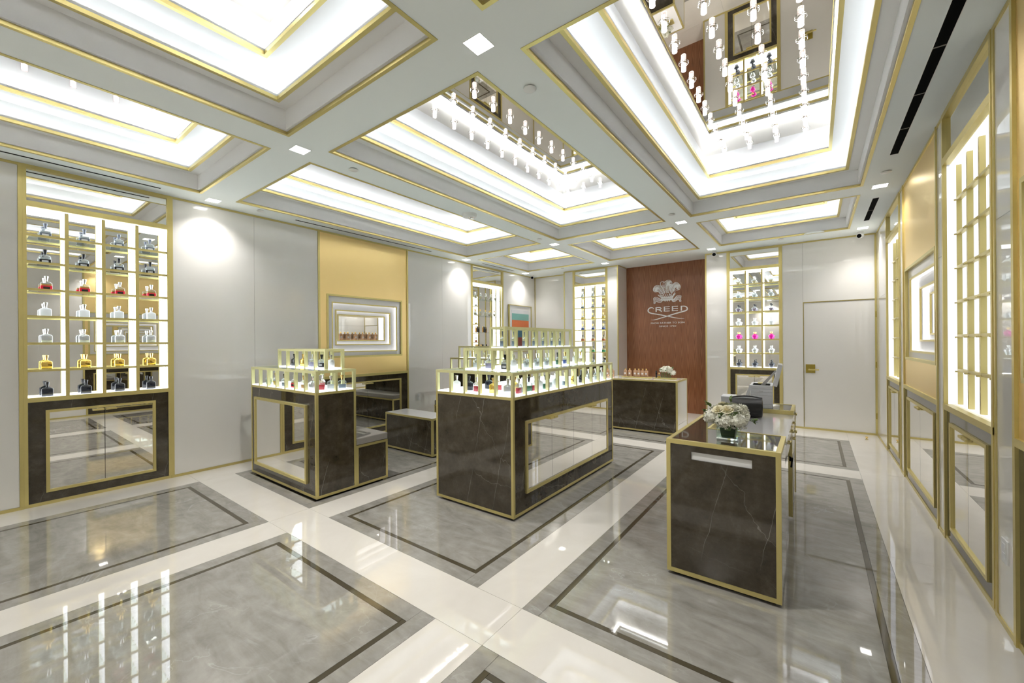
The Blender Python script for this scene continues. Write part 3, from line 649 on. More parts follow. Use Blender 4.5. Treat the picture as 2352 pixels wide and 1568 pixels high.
def proto(key):
    if key in PROTO: return PROTO[key], False
    k = key
    F = bottle_flask
    spec = {
     'grey': lambda: F('', 'clear_glass', 'grey_cap', 'liquid_clear', 'liquid_grey', 'pale_label'),
     'black': lambda: F('', 'clear_glass', 'black_cap', 'liquid_clear', 'liquid_black', 'silver_body'),
     'red': lambda: F('', 'clear_glass', 'silver_cap', 'liquid_amber', 'liquid_red', 'liquid_black'),
     'white': lambda: F('', 'white_glossy', 'silver_cap'),
     'silver': lambda: F('', 'silver_body', 'silver_cap'),
     'gold': lambda: F('', 'gold_mirror', 'gold_cap'),
     'matte': lambda: F('', 'black_glossy', 'black_cap'),
     'clear': lambda: F('', 'clear_glass', 'silver_cap', 'liquid_clear', top=.05),
     'clearblack': lambda: F('', 'clear_glass', 'black_cap', 'liquid_slate', top=.040),
     'slate': lambda: F('', 'clear_glass', 'gold_cap', 'liquid_slate', top=.042),
     'yellow': lambda: F('', 'clear_glass', 'gold_cap', 'liquid_yellow', top=.046),
     'blue': lambda: F('', 'clear_glass', 'gold_cap', 'liquid_blue', top=.046),
     'brown': lambda: F('', 'clear_glass', 'black_cap', 'liquid_palegold', 'liquid_brown'),
     'green': lambda: F('', 'clear_glass', 'black_cap', 'liquid_palegold', 'liquid_green'),
     'emerald': lambda: F('', 'clear_glass', 'black_cap', 'liquid_green', top=.05),
     'lilac': lambda: F('', 'clear_glass', 'silver_cap', 'liquid_lilac', top=.05),
     'bluegrey': lambda: F('', 'clear_glass', 'grey_cap', 'liquid_slate', top=.048),
     'crimson': lambda: F('', 'clear_glass', 'silver_cap', 'liquid_red', top=.05),
     'amber': lambda: F('', 'clear_glass', 'gold_cap', 'liquid_amber', top=.04),
     'palegold': lambda: F('', 'clear_glass', 'gold_cap', 'liquid_palegold', top=.05),
     'v_clear_gold': lambda: bottle_vase('', 'clear_glass', 'silver_cap', 'liquid_palegold'),
     'v_clear': lambda: bottle_vase('', 'clear_glass', 'silver_cap', 'liquid_clear'),
     'v_violet': lambda: bottle_vase('', 'clear_glass', 'black_cap', 'pale_violet'),
     'v_white': lambda: bottle_vase('', 'white_glossy', 'silver_cap'),
     'v_pink': lambda: bottle_vase('', 'pink_glossy', 'gold_cap'),
     'v_silver': lambda: bottle_vase('', 'silver_body', 'silver_cap'),
     'v_smoke': lambda: bottle_vase('', 'smoke_glossy', 'black_cap'),
     'v_gold': lambda: bottle_vase('', 'clear_glass', 'gold_cap', 'liquid_palegold'),
     't_amber': lambda: bottle_tall('', 'amber_glass', 'gold_cap', 'pale_label'),
     's_amber': lambda: bottle_spray('', 'liquid_amber', 'gold_cap'),
     's_black': lambda: bottle_spray('', 'black_glossy', 'black_cap'),
    }
    PROTO[key] = spec[key](); return PROTO[key], True
def bottle(key, label, loc, rz, group=None, scale=None):
    p, fresh = proto(key)
    if fresh:
        o = p; o.location = loc; o.rotation_euler = (0, 0, rz); o['label'] = label
        if group: o['group'] = group
        if scale: o.scale = scale
    else: o = copy_tree(p, loc, rz, label, group, scale)
    return o
DESC = {'grey': 'clear flask bottle, grey cap and lower half', 'black': 'clear flask bottle, black cap and lower half', 'red': 'amber and red flask bottle with silver cap',
        'white': 'opaque white flask bottle with silver cap', 'silver': 'silver grey flask bottle', 'gold': 'mirror gold flask bottle', 'matte': 'all black flask bottle',
        'clear': 'clear flask bottle with silver cap', 'slate': 'clear flask bottle with slate liquid', 'yellow': 'flask bottle of yellow liquid', 'blue': 'flask bottle of blue liquid',
        'brown': 'flask bottle with brown lower half', 'green': 'flask bottle with green lower half', 'clearblack': 'clear flask bottle with black cap',
        'v_clear_gold': 'clear vase shaped bottle of pale gold', 'v_clear': 'clear vase shaped bottle', 'v_violet': 'violet vase shaped bottle, black cap', 'v_white': 'frosted white vase shaped bottle',
        'v_pink': 'hot pink vase shaped bottle, gold cap', 'v_silver': 'silver vase shaped bottle', 'v_smoke': 'smoky black vase shaped bottle'}
GR = ['grey', 'black', 'red', 'white', 'silver', 'gold', 'matte']
for r_, key in enumerate(GR):
    for c in range(4):
        lx = -0.497 + (c + 0.5) * 0.2485
        zb = 0.985 + (6 - r_) * 0.2455 + (0.0045 if r_ < 6 else 0.0005)
        y = 0.818 + lx; jit = random.uniform(-.006, .006)
        bottle(key, '%s, %s column of the left wall cabinet' % (DESC[key], ORD(c)), (WL - 0.088, y + jit, zb), PI / 2 + random.uniform(-.05, .05), 'bottles in the near left wall cabinet')
for cxx, keys, nm, side in ((-4.0015, ['clear', 'slate', 'yellow', 'blue', 'brown', 'green', 'clearblack'], 'left', 'left'), (-0.8575, ['v_clear_gold', 'v_clear', 'v_violet', 'v_white', 'v_pink', 'v_silver', 'v_smoke'], 'right', 'right')):
    for r_, key in enumerate(keys):
        for c in range(3):
            lx = -0.3755 + (c + 0.5) * 0.2503; zb = 0.985 + (6 - r_) * 0.2455 + (0.0045 if r_ < 6 else 0.0005)
            bottle(key, '%s, %s column, cabinet %s of the walnut wall' % (DESC[key], ORD(c), side), (cxx + lx + (0.03 if side == 'left' else 0), WB + 0.088, zb), random.uniform(-.06, .06), 'bottles in the cabinet %s of the walnut wall' % side)
for z, key, ys_, dsc in ((2.398, 'v_clear_gold', (6.45, 6.62, 6.79, 6.97, 7.12), 'clear and gold bottle on the top glass shelf'), (2.04, 'v_gold', (6.43, 6.60, 6.77, 6.94, 7.08), 'round pale gold bottle on the second glass shelf')):
    for i, y in enumerate(ys_): bottle(key, '%s, %s from the left, open cabinet' % (dsc, ORD(i)), (WL - 0.105, y, z + .0005), PI / 2, 'bottles in the open shelf cabinet')
for z, lst, wd, sc in ((1.683, ((6.46, 's_amber'), (6.50, 's_black'), (6.68, 's_amber'), (6.72, 's_black'), (6.93, 's_black'), (6.97, 's_amber')), 'third', None), (1.32, ((6.50, 's_amber'), (6.62, 's_amber'), (6.68, 's_black'), (6.80, 's_black')), 'lowest', (1.4, 1.4, .8))):
    for i, (y, key) in enumerate(lst):
        bottle(key, '%s spray bottle, %s from the left, %s glass shelf of the open cabinet' % ('amber' if 'amber' in key else 'black', ORD(i), wd), (WL - 0.105, y, z + .0005), PI / 2, 'spray bottles in the open shelf cabinet', sc)
for i, y in enumerate((3.44, 3.56, 3.69, 3.82, 3.94, 4.06)):
    bottle('t_amber', 'pink amber glass bottle with gold cap, %s from left in the lit niche' % ORD(i), (WL - 0.192, y, 1.5015), PI / 2, 'amber bottles in the lit niche')
tray = thing('tray', 'long gold tray under the amber bottles on the service counter', 'tray', (-2.43, 6.80, 0.8455))
MB().box((-.25, -.055, 0), (.25, .055, .014)).build('tray_base', 'gold', tray, bevel=.002)
tray2 = thing('tray', 'gold tray under the flowers and test bottles on the service counter', 'tray', (-1.955, 6.80, 0.8455))
MB().box((-.17, -.055, 0), (.17, .055, .014)).build('tray_base', 'gold', tray2, bevel=.002)
for i, x in enumerate((-2.626, -2.549, -2.457, -2.393, -2.327, -2.265)):
    bottle('t_amber', 'pink amber glass bottle with gold cap, %s from left on the counter tray' % ORD(i), (x, 6.80, .8600), 0, 'amber bottles on the counter tray')
for i, x in enumerate((-3.02, -2.95, -2.86)):
    bottle('t_amber', 'amber bottle at the left end of the service counter, %s from the left' % ORD(i), (x, 6.80, .8458), 0, 'amber bottles at the hidden end of the counter')
bottle('s_black', 'slim dark tester bottle left of the counter flowers', (-2.102, 6.80, .8600), 0, None, (.9, .9, .9))
bottle('yellow', 'small yellow green tester bottle touching the counter flower vase', (-2.052, 6.79, .8600), 0, None, (.62, .62, .62))

R90 = PI / 2
for i in range(7):
    y = oy - hy + 0.0 if False else 3.004 + (i + 0.5) * 0.1853
    bottle('bluegrey', 'clear bottle with blue grey liquid, %s from the front, top tier of big island' % ORD(i), (-2.4135, y, 1.4135), R90, 'blue grey bottles on the top tier', (1.0, 1.0, 1.12))
t2s = [(3.02, 'white', 'white bottle'), (3.19, 'clear', 'clear bottle'), (3.26, 'yellow', 'yellow bottle'), (3.38, 'clear', 'clear bottle'), (3.46, 'white', 'white bottle'), (3.56, 'clear', 'clear bottle'), (3.65, 'silver', 'silver bottle'), (3.79, 'emerald', 'dark green bottle'), (3.98, 'blue', 'deep blue bottle'), (4.17, 'white', 'white bottle'), (4.35, 'palegold', 'pale gold bottle')]
for i, (y, k, d_) in enumerate(t2s):
    bottle(k, '%s, %s from the near corner, right side of the middle tier' % (d_, ORD(i)), (-2.232 + (0.0 if i % 2 == 0 else 0.02), y, 1.2135), R90 + 0.1, 'bottles on the middle tier of the big island', (.95, .95, .98))
for x, y, k, d_ in ((-2.60, 2.92, 'clear', 'clear bottle behind the front posts'), (-2.43, 2.90, 'lilac', 'lilac bottle behind the front posts'), (-2.235, 2.895, 'black', 'black capped bottle at the near right corner')):
    bottle(k, d_ + ' of the middle tier', (x, y, 1.2135), 0.0, 'bottles on the middle tier of the big island')
t1s = [(2.835, 'crimson', 'red bottle'), (2.90, 'clear', 'clear bottle'), (3.02, 'emerald', 'green bottle with black cap'), (3.085, 'crimson', 'red bottle'), (3.19, 'white', 'white bottle'), (3.27, 'emerald', 'green bottle with black cap'), (3.37, 'clear', 'clear bottle'), (3.46, 'white', 'white bottle'), (3.65, 'slate', 'clear bottle with gold cap'), (3.83, 'gold', 'gold bottle'), (4.01, 'matte', 'black bottle'), (4.19, 'silver', 'silver bottle'), (4.37, 'clear', 'clear bottle'), (4.53, 'white', 'white bottle')]
for i, (y, k, d_) in enumerate(t1s):
    bottle(k, '%s, %s from the near corner, right side of the lowest tier' % (d_, ORD(i)), (-2.045 - (0.02 if i in (2, 4, 6) else 0), y, 1.0135), R90 + random.uniform(-.3, .1), 'bottles on the lowest tier of the big island')
for x, y, k, d_ in ((-2.72, 2.77, 'white', 'opaque white bottle, leftmost'), (-2.58, 2.79, 'matte', 'all black bottle, second'), (-2.50, 2.98, 'matte', 'all black bottle set back, third'), (-2.44, 2.74, 'crimson', 'red bottle, fourth'), (-2.34, 2.92, 'crimson', 'red bottle set back, fifth'), (-2.255, 2.75, 'gold', 'gold bottle, sixth'), (-2.17, 2.95, 'gold', 'gold bottle set back, seventh'), (-2.085, 2.735, 'silver', 'silver bottle in the corner, last')):
    bottle(k, d_ + ' in the front lowest tier of the big island', (x, y, 1.0135), random.uniform(-.1, .3), 'bottles in the front of the lowest tier')
sm = [(-4.86, 'emerald', 'green bottle'), (-4.68, 'yellow', 'yellow bottle'), (-4.48, 'clearblack', 'dark and clear bottle'), (-4.27, 'red', 'red bottle'), (-4.07, 'amber', 'clear and amber bottle'), (-3.91, 'silver', 'silver bottle')]
for i, (x, k, d_) in enumerate(sm): bottle(k, '%s, %s from the left, lower tier of the small island' % (d_, ORD(i)), (x, 2.0, 1.0105), 0.15, 'bottles on the lower tier of the small island')
bottle('crimson', 'red bottle behind the silver one, small island lower tier', (-4.02, 2.16, 1.0105), 0, 'bottles on the lower tier of the small island')
bottle('crimson', 'large red and clear flask at the near right corner of the small island', (-3.80, 2.02, 1.0105), 0.9, None, (1.15, 1.15, 1.1))
bottle('clear', 'clear bottle in the right end of the small island, middle', (-3.80, 2.13, 1.0105), 0.9, 'clear bottles in the right end of the small island')
bottle('slate', 'clear bottle with slate liquid in the right end of the small island', (-3.78, 2.235, 1.0105), 1.2, 'clear bottles in the right end of the small island')
for x, k, d_ in ((-4.73, 'matte', 'all black bottle'), (-4.53, 'gold', 'gold bottle'), (-4.34, 'lilac', 'lilac and clear bottle'), (-4.14, 'black', 'clear and black bottle'), (-3.96, 'white', 'opaque white bottle')):
    bottle(k, d_ + ' on the upper tier of the small island', (x, 2.22, 1.2105), 0.25, 'bottles on the upper tier of the small island')
for x, k, d_ in ((-4.75, 'clear', 'clear bottle'), (-4.4, 'palegold', 'pale gold bottle')):
    bottle(k, d_ + ' on the upper tier of the far matching island', (x, 5.15, 1.2105), PI, 'bottles on the far matching island')

# ------------------------------------------------------------ glass pendants under the ceiling mirrors
pp = thing('pendant_light', 'x', 'pendant light', (0, 0, 3.722))
rg = MB(); R_ = 0.036; rr = []
for i in range(24):
    a = 2 * PI * i / 24; rr.append([((R_ + .0020 * math.cos(b)) * math.cos(a), (R_ + .0020 * math.cos(b)) * math.sin(a), -.006 + .0020 * math.sin(b)) for b in (0, PI / 2, PI, 1.5 * PI)])
vs0 = [p for q in rr for p in q]; fs0 = [(i * 4 + k, ((i + 1) % 24) * 4 + k, ((i + 1) % 24) * 4 + (k + 1) % 4, i * 4 + (k + 1) % 4) for i in range(24) for k in range(4)]
rg.add(vs0, fs0); rg.lathe([(.020, -.008), (.020, 0)], 16); rg.build('canopy_ring', 'chrome', pp, smooth=True)
MB().lathe([(.0185, -.066), (.0195, -.064), (.0195, -.009), (.0178, -.009), (.0178, -.062), (.0165, -.064)], 18).build('glass_tube', 'pendant_glass', pp, smooth=True)
MB().lathe([(.005, -.054), (.0075, -.050), (.0075, -.012), (.005, -.010)], 10).build('bulb', 'pendant_glow', pp, smooth=True)
first = True
def pend(x, y, label, grp):
    global first
    if first: pp.location = (x, y, 3.7215); pp['label'] = label; pp['group'] = grp; first = False
    else: copy_tree(pp, (x, y, 3.7215), 0, label, grp)
for bay, xs_, nm in (('R', (-0.845, -0.585, -0.325, -0.065), 'right'), ('M', (-2.96, -2.70, -2.44, -2.18), 'middle'), ('L', (-5.105, -4.84), 'left')):
    for c, x in enumerate(xs_):
        for r_ in range(13):
            pend(x, 2.205 + 0.2663 * r_ - (0.03 if nm == 'right' else 0) + (0.045 if nm == 'left' else 0), 'glass pendant light, %s from the front, %s row from left, %s ceiling coffer' % (ORD(r_), ORD(c), nm), 'pendant lights of the %s ceiling coffer' % nm)
for k in range(5): pend(-5.068, 0.02 + 0.2665 * k, 'glass pendant light, %s from the front, nearest left ceiling coffer' % ORD(k), 'pendant lights of the nearest left coffer')

# ------------------------------------------------------------ downlights, discs, vents, detector, cameras
DL = [(-5.45, 1.675), (-3.462, 1.682), (-1.466, 1.682), (-3.47, 5.86), (-5.46, 5.85), (-1.46, 5.866), (0.565, 5.80), (-5.455, 7.88), (-3.48, 7.92), (-1.46, 7.89), (0.57, 7.81), (0.565, 1.68), (-5.45, -2.5), (-3.462, -2.5), (-1.466, -2.5)]
DN = ['by the left wall above the tall bottle cabinet', 'at the crossing above the small island', 'large looking, top centre of the view', 'at the crossing behind the big island', 'by the left wall near the open shelf cabinet',
      'at the crossing left of the right coffers', 'by the right wall above the vent slot', 'near the far left corner camera', 'in front of the left pillar by the walnut wall', 'in front of the walnut wall, right side', 'in front of the white door', 'by the right wall near the camera', 'behind the camera, left', 'behind the camera, middle', 'behind the camera, right']
for i, (x, y) in enumerate(DL):
    t = thing('downlight', 'square recessed ceiling downlight ' + DN[i], 'downlight', (x, y, CZ), 0, 'square downlights')
    f = MB(); ring4(f, -.064, .064, -.064, .064, .004, -.002, .0); f.build('trim_ring', 'plastic_white', t)
    MB().box((-.059, -.059, -.0015), (.059, .059, -.0002)).build('diffuser', 'downlight_glow', t)
for i, (x, y) in enumerate(DL):
    l = bpy.data.lights.new('downlight_lamp', 'SPOT'); l.energy = SPOT if (-5 < x < 0 and y < 7) else SPOT * 0.36; l.spot_size = 2.1; l.spot_blend = 1.0; l.shadow_soft_size = 0.04; l.color = (1, 0.975, 0.95)
    o = bpy.data.objects.new('downlight_lamp', l); COL.objects.link(o); o.location = (x, y, CZ - 0.012)
DD = [(-1.458, 2.168, 'between the middle and right pendant coffers'), (-3.452, 2.17, 'between the left and middle coffers, near end'), (-5.406, 2.149, 'beside the left wall'), (-3.476, 5.41, 'between the left and middle coffers, far end'), (-1.46, 5.405, 'between the middle and right coffers, far end'), (0.566, 5.34, 'beside the right wall vent'), (-4.447, 7.852, 'near the far left alcove'), (-0.425, 7.821, 'above the right bottle cabinet')]
for x, y, d_ in DD:
    t = thing('sprinkler_cover', 'small round white ceiling disc ' + d_, 'sprinkler', (x, y, CZ), 0, 'round ceiling discs')
    MB().lathe([(.040, -.010), (.042, -.0085), (.042, -.006), (.040, -.005)], 28).build('cover_plate', 'plastic_white', t, smooth=True)
    MB().lathe([(.034, -.006), (.034, 0)], 20).build('neck', 'grout', t)
for x, y, d_ in ((-4.87, 7.80, 'in the alcove corner'), (0.0, 7.72, 'above the white door')):
    t = thing('ceiling_speaker', 'large flush round ceiling speaker cover ' + d_, 'speaker', (x, y, CZ))
    MB().lathe([(.125, -.003), (.128, -.002), (.128, 0)], 40).build('cover', 'ceiling_paint', t)
def vent(x0, x1, y0, y1, label, div):
    t = thing('linear_vent', label, 'vent', ((x0 + x1) / 2, y0, CZ))
    w = (x1 - x0) / 2; L = y1 - y0
    MB().box((-w, 0, -.0012), (w, L, -.0002)).build('slot', 'black', t)
    f = MB(); ring4(f, -w - .003, w + .003, -.003, L + .003, .003, -.002, 0); f.build('vent_frame', 'plastic_white', t)
    for k in range(1, div + 1): MB().box((-w, L * k / (div + 1), -.0022), (w, L * k / (div + 1) + .012, -.0012)).build('divider', 'grout', t)
vent(-5.464, -5.432, -1.2, 1.213, 'long thin black air slot above the near left wall cabinet', 0)
vent(-5.470, -5.438, 2.584, 4.944, 'long thin black air slot above the gold wall panel', 0)
vent(-5.476, -5.444, 6.322, 7.42, 'short thin black air slot above the open shelf cabinet', 0)
vent(0.541, 0.596, 1.6, 4.884, 'long black air vent in the ceiling along the right wall', 5)
vent(0.547, 0.602, 6.255, 7.35, 'short black air vent in the ceiling near the white door', 1)
t = thing('fire_alarm_strobe', 'white round ceiling fire alarm with clear strobe and red marking', 'alarm', (-3.498, 3.813, CZ))
MB().lathe([(.055, -.050), (.085, -.040), (.092, -.012), (.092, 0)], 32).build('alarm_body', 'plastic_white', t, smooth=True)
MB().lathe([(.018, -.066), (.034, -.060), (.040, -.046)], 16, c=(.022, 0.01, 0)).build('strobe_lens', 'chrome', t, smooth=True)
MB().box((-.03, -.078, -.030), (-.012, -.066, -.024)).build('red_marking', 'red_print', t)
def sec_cam(x, y, tgt, label):
    t = thing('security_camera', label, 'camera', (x, y, CZ))
    MB().lathe([(.016, -.035), (.018, -.012), (.042, -.010), (.042, 0)], 20).build('mount', 'plastic_white', t, smooth=True)
    dv = (Vector(tgt) - Vector((x, y, CZ - .055))).normalized(); m = MB(); m.m = Matrix.Translation((0, 0, -.055)) @ dv.to_track_quat('Z', 'Y').to_matrix().to_4x4()
    m.lathe([(.020, -.055), (.034, -.045), (.037, .02), (.036, .035), (.030, .036)], 24); b = m.build('housing', 'plastic_white', t, smooth=True)
    m = MB(); m.m = Matrix.Translation((0, 0, -.055)) @ dv.to_track_quat('Z', 'Y').to_matrix().to_4x4(); m.lathe([(.030, .030), (.030, .038), (.010, .041)], 24); m.build('lens', 'black', t, smooth=True)
sec_cam(-5.50, 8.22, (-1.5, 1.5, 1.6), 'small white dome camera with black lens in the far left corner')
sec_cam(-1.458, 8.14, (-1.0, 0, 1.7), 'small white dome camera with black lens right of the walnut wall')
sec_cam(0.56, 8.08, (-2.0, 2.0, 1.8), 'white bullet camera with black lens above the white door')
def outlet(loc, rz, label):
    t = thing('wall_outlet', label, 'outlet', loc, rz)
    b = MB().box((-.038, -.007, 0), (.038, .0, .12)).build('cover_plate', 'plastic_white', t, bevel=.002)
    for z in (.022, .070): MB().box((-.018, -.010, z), (.018, -.0065, z + .030)).build('socket', 'paper_white', t, bevel=.002)
outlet((WR, 3.10, 0.33), -PI / 2, 'white wall outlet low on the right wall by the lit cabinet')
outlet((WL, 4.80, 0.44), PI / 2, 'white wall outlet low on the left wall above the low table')

# ------------------------------------------------------------ picture beside the open cabinet
t = thing('framed_picture', 'gold framed abstract print of teal, orange and blue stripes on left wall', 'picture', (WL, 7.903, 1.24), PI / 2)
MB().rectframe(-.455, .455, 0, 1.10, .016, -.045, -.002).build('picture_frame', 'gold', t)
MB().box((-.439, -.028, .016), (.439, -.018, 1.084)).build('mat_board', 'art_board', t)
pr = MB().box((-.342, -.031, .12), (.342, -.028, .985)).build('print', 'art_pale', t)
for z0, z1, m_ in ((.745, .90, 'art_teal'), (.52, .745, 'art_orange'), (.34, .52, 'art_blue'), (.14, .34, 'art_red')): MB().box((-.342, -.0325, z0), (.342, -.031, z1)).build('colour_band', m_, pr)
MB().box((-.439, -.042, .016), (.439, -.040, 1.084)).build('glazing', 'picture_glass', t)

# ------------------------------------------------------------ sign on the walnut wall
SY = 8.744
sign = thing('wall_sign', 'white raised crest and lettering sign on the walnut wall', 'sign', (0, 0, 0))
SK = [0]
def stroke(mb, pts, w, y0=None, th=0.006, closed=False):
    SK[0] += 1; y1 = SY + .004; y0 = SY - th + .004 - (SK[0] % 41) * 0.00007
    P = [Vector((p[0], p[1])) for p in pts]; n = len(P); L, Rr = [], []
    for i in range(n):
        a = P[(i - 1) % n] if (closed or i > 0) else P[i]; b = P[(i + 1) % n] if (closed or i < n - 1) else P[i]
        d = (b - a); d = d.normalized() if d.length > 1e-9 else Vector((1, 0)); nn = Vector((-d.y, d.x)); ww = w[i] if isinstance(w, (list, tuple)) else w
        L.append(P[i] + nn * ww / 2); Rr.append(P[i] - nn * ww / 2)
    vs_ = []
    for i in range(n): vs_ += [(L[i].x, y0, L[i].y), (Rr[i].x, y0, Rr[i].y), (Rr[i].x, y1, Rr[i].y), (L[i].x, y1, L[i].y)]
    fs = []
    m = n if closed else n - 1
    for i in range(m):
        a = i * 4; b = ((i + 1) % n) * 4
        for k in range(4): fs.append((a + k, a + (k + 1) % 4, b + (k + 1) % 4, b + k))
    if not closed: fs += [(3, 2, 1, 0), ((n - 1) * 4, (n - 1) * 4 + 1, (n - 1) * 4 + 2, (n - 1) * 4 + 3)]
    mb.add(vs_, fs)
def spl(pts, k=6, closed=False):    # Catmull-Rom
    n = len(pts); out = []
    rng = range(n if closed else n - 1)
    for i in rng:
        p = [Vector(pts[(i + j) % n] if closed else pts[min(max(i + j, 0), n - 1)]) for j in (-1, 0, 1, 2)]
        for s_ in range(k):
            u = s_ / k; out.append(0.5 * ((2 * p[1]) + (-p[0] + p[2]) * u + (2 * p[0] - 5 * p[1] + 4 * p[2] - p[3]) * u * u + (-p[0] + 3 * p[1] - 3 * p[2] + p[3]) * u ** 3))
    if not closed: out.append(Vector(pts[-1]))
    return [(q.x, q.y) for q in out]
Cp = [(-2.7445, 2.1482), (-2.7648, 2.1725), (-2.7977, 2.1802), (-2.835, 2.1699), (-2.8602, 2.1421), (-2.8646, 2.109), (-2.844, 2.0829), (-2.7986, 2.0598), (-2.7248, 2.0438), (-2.5795, 2.0122), (-2.4606, 1.9822), (-2.3437, 1.9528), (-2.2363, 1.9282), (-2.1304, 1.9197)]
Dp = [(-2.1965, 2.1734), (-2.1361, 2.1737), (-2.095, 2.1594), (-2.0728, 2.1305), (-2.0768, 2.0991), (-2.1143, 2.0774), (-2.1898, 2.0575), (-2.3123, 2.0277), (-2.4606, 1.9863), (-2.5799, 1.9549), (-2.685, 1.9264), (-2.7503, 1.915), (-2.8038, 1.9171)]
def taper(n, w0=.010, wm=.026, wt=.002):
    o = []
    for i in range(n):
        u = i / (n - 1); o.append(w0 + (wm - w0) * min(1, u * 4) if u < .45 else (wm + (.016 - wm) * min(1, (u - .45) * 3) if u < .85 else .016 + (wt - .016) * (u - .85) / .15))
    return o
c = spl(Cp); m = MB(); stroke(m, c, taper(len(c))); m.build('letter_c', 'sign_white', sign)
c = spl(Dp); m = MB(); stroke(m, c, taper(len(c), .014)); stroke(m, [(-2.186, 2.184), (-2.186, 2.084)], .024); m.build('letter_d', 'sign_white', sign)
m = MB(); x0, x1, z0, z1 = -2.708, -2.566, 2.0838, 2.181
stroke(m, [(x0 + .012, z0), (x0 + .012, z1)], .024); stroke(m, spl([(x0 + .02, z1 - .007), (x0 + .085, z1 - .007), (x0 + .118, z1 - .028), (x0 + .085, z0 + .048), (x0 + .02, z0 + .048)], 5), .015); stroke(m, [(x0 + .068, z0 + .046), (x1 - .010, z0 + .002)], .024); m.build('letter_r', 'sign_white', sign)
for x0 in (-2.537, -2.373):
    m = MB(); x1 = x0 + .120; stroke(m, [(x0 + .012, z0), (x0 + .012, z0 + .103)], .024)
    for zz in (z0 + .0075, z0 + .0515, z0 + .0955): stroke(m, [(x0 + .02, zz), (x1, zz)], .015)
    m.build('letter_e', 'sign_white', sign)
def text_mesh(body, x0, x1, z0, z1, name):
    cu = bpy.data.curves.new(name, 'FONT'); cu.body = body; cu.size = 1.0; cu.extrude = 0.0; cu.offset = 0.012; cu.space_character = 1.12
    ob = bpy.data.objects.new(name, cu); COL.objects.link(ob); bpy.context.view_layer.update()
    me = bpy.data.meshes.new_from_object(ob.evaluated_get(bpy.context.evaluated_depsgraph_get())); bpy.data.objects.remove(ob)
    bx = [v.co.x for v in me.vertices]; by = [v.co.y for v in me.vertices]; sx = (x1 - x0) / (max(bx) - min(bx)); sz = (z1 - z0) / (max(by) - min(by)); mx, my = min(bx), min(by)
    for v in me.vertices: v.co = Vector((x0 + (v.co.x - mx) * sx, SY + .002, z0 + (v.co.y - my) * sz))
    bm = bmesh.new(); bm.from_mesh(me); r = bmesh.ops.extrude_face_region(bm, geom=bm.faces[:]); bmesh.ops.translate(bm, verts=[v for v in r['geom'] if isinstance(v, bmesh.types.BMVert)], vec=(0, .004, 0)); bmesh.ops.recalc_face_normals(bm, faces=bm.faces[:]); bm.to_mesh(me); bm.free()
    me.materials.clear(); me.materials.append(MATS['sign_white']); o = bpy.data.objects.new(name, me); COL.objects.link(o); o.parent = sign; return o
text_mesh('FROM FATHER TO SON', -2.809, -2.129, 1.828, 1.862, 'motto_text'); text_mesh('SINCE 1760', -2.637, -2.291, 1.762, 1.793, 'date_text')
# crest: three plumes, coronet and scrolled ribbon
def inside(p, poly):
    x, y = p; r = False; j = len(poly) - 1
    for i in range(len(poly)):
        xi, yi = poly[i]; xj, yj = poly[j]
        if (yi > y) != (yj > y) and x < (xj - xi) * (y - yi) / (yj - yi) + xi: r = not r
        j = i
    return r
def plume(poly, spine, name, curl):
    m = MB(); po = spl(poly, 4, True); stroke(m, po, .009, closed=True)
    sp_ = spl(spine, 8); stroke(m, sp_, .006)
    n = len(sp_)
    for i in range(2, n, 2):
        p = Vector(sp_[i]); d = (Vector(sp_[min(i + 1, n - 1)]) - Vector(sp_[i - 1])).normalized()
        for s in (-1, 1):
            nn = Vector((-d.y, d.x)) * s; pts = []; q = p.copy()
            dirv = (nn * .8 + d * .7).normalized()
            for k in range(9):
                if not inside((q.x, q.y), po): break
                pts.append((q.x, q.y)); q = q + dirv * .013; a = .13 * s * curl; dirv = Vector((dirv.x * math.cos(a) - dirv.y * math.sin(a), dirv.x * math.sin(a) + dirv.y * math.cos(a)))
            if len(pts) > 1: stroke(m, pts, .0082)
    # scroll rings in the drooping tip
    tip = Vector(sp_[-1])
    for rad in (.016, .030, .044):
        c = [(tip.x + rad * math.cos(a * .35), tip.y + rad * math.sin(a * .35)) for a in range(18)]
        c = [q for q in c if inside(q, po)]
        if len(c) > 2: stroke(m, c, .008, closed=False)
    m.build(name, 'sign_white', sign)
plume([(-2.5203, 2.4698), (-2.5516, 2.5539), (-2.5991, 2.6235), (-2.6473, 2.6402), (-2.7041, 2.6371), (-2.7495, 2.5873), (-2.7498, 2.5377), (-2.7173, 2.5061), (-2.6726, 2.5066), (-2.6322, 2.4951), (-2.6084, 2.444), (-2.5766, 2.4088)], [(-2.55, 2.44), (-2.585, 2.51), (-2.63, 2.575), (-2.675, 2.598), (-2.705, 2.570)], 'plume', 1)
plume([(-2.5084, 2.477), (-2.5356, 2.5526), (-2.5632, 2.5958), (-2.5989, 2.6481), (-2.5986, 2.6931), (-2.5664, 2.7146), (-2.5107, 2.7052), (-2.4631, 2.729), (-2.4081, 2.7277), (-2.3695, 2.6836), (-2.3737, 2.6356), (-2.4013, 2.5977), (-2.4291, 2.5435), (-2.4374, 2.4794)], [(-2.473, 2.47), (-2.473, 2.55), (-2.476, 2.62), (-2.45, 2.668), (-2.425, 2.668)], 'plume', 1)
plume([(-2.4296, 2.4626), (-2.4134, 2.5422), (-2.3856, 2.6044), (-2.3309, 2.6558), (-2.2845, 2.6715), (-2.2312, 2.6385), (-2.2012, 2.5799), (-2.2245, 2.5182), (-2.278, 2.5107), (-2.3087, 2.5213), (-2.3091, 2.4691), (-2.3403, 2.4234), (-2.3638, 2.3929)], [(-2.385, 2.44), (-2.362, 2.52), (-2.325, 2.585), (-2.285, 2.605), (-2.255, 2.580)], 'plume', -1)
m = MB()
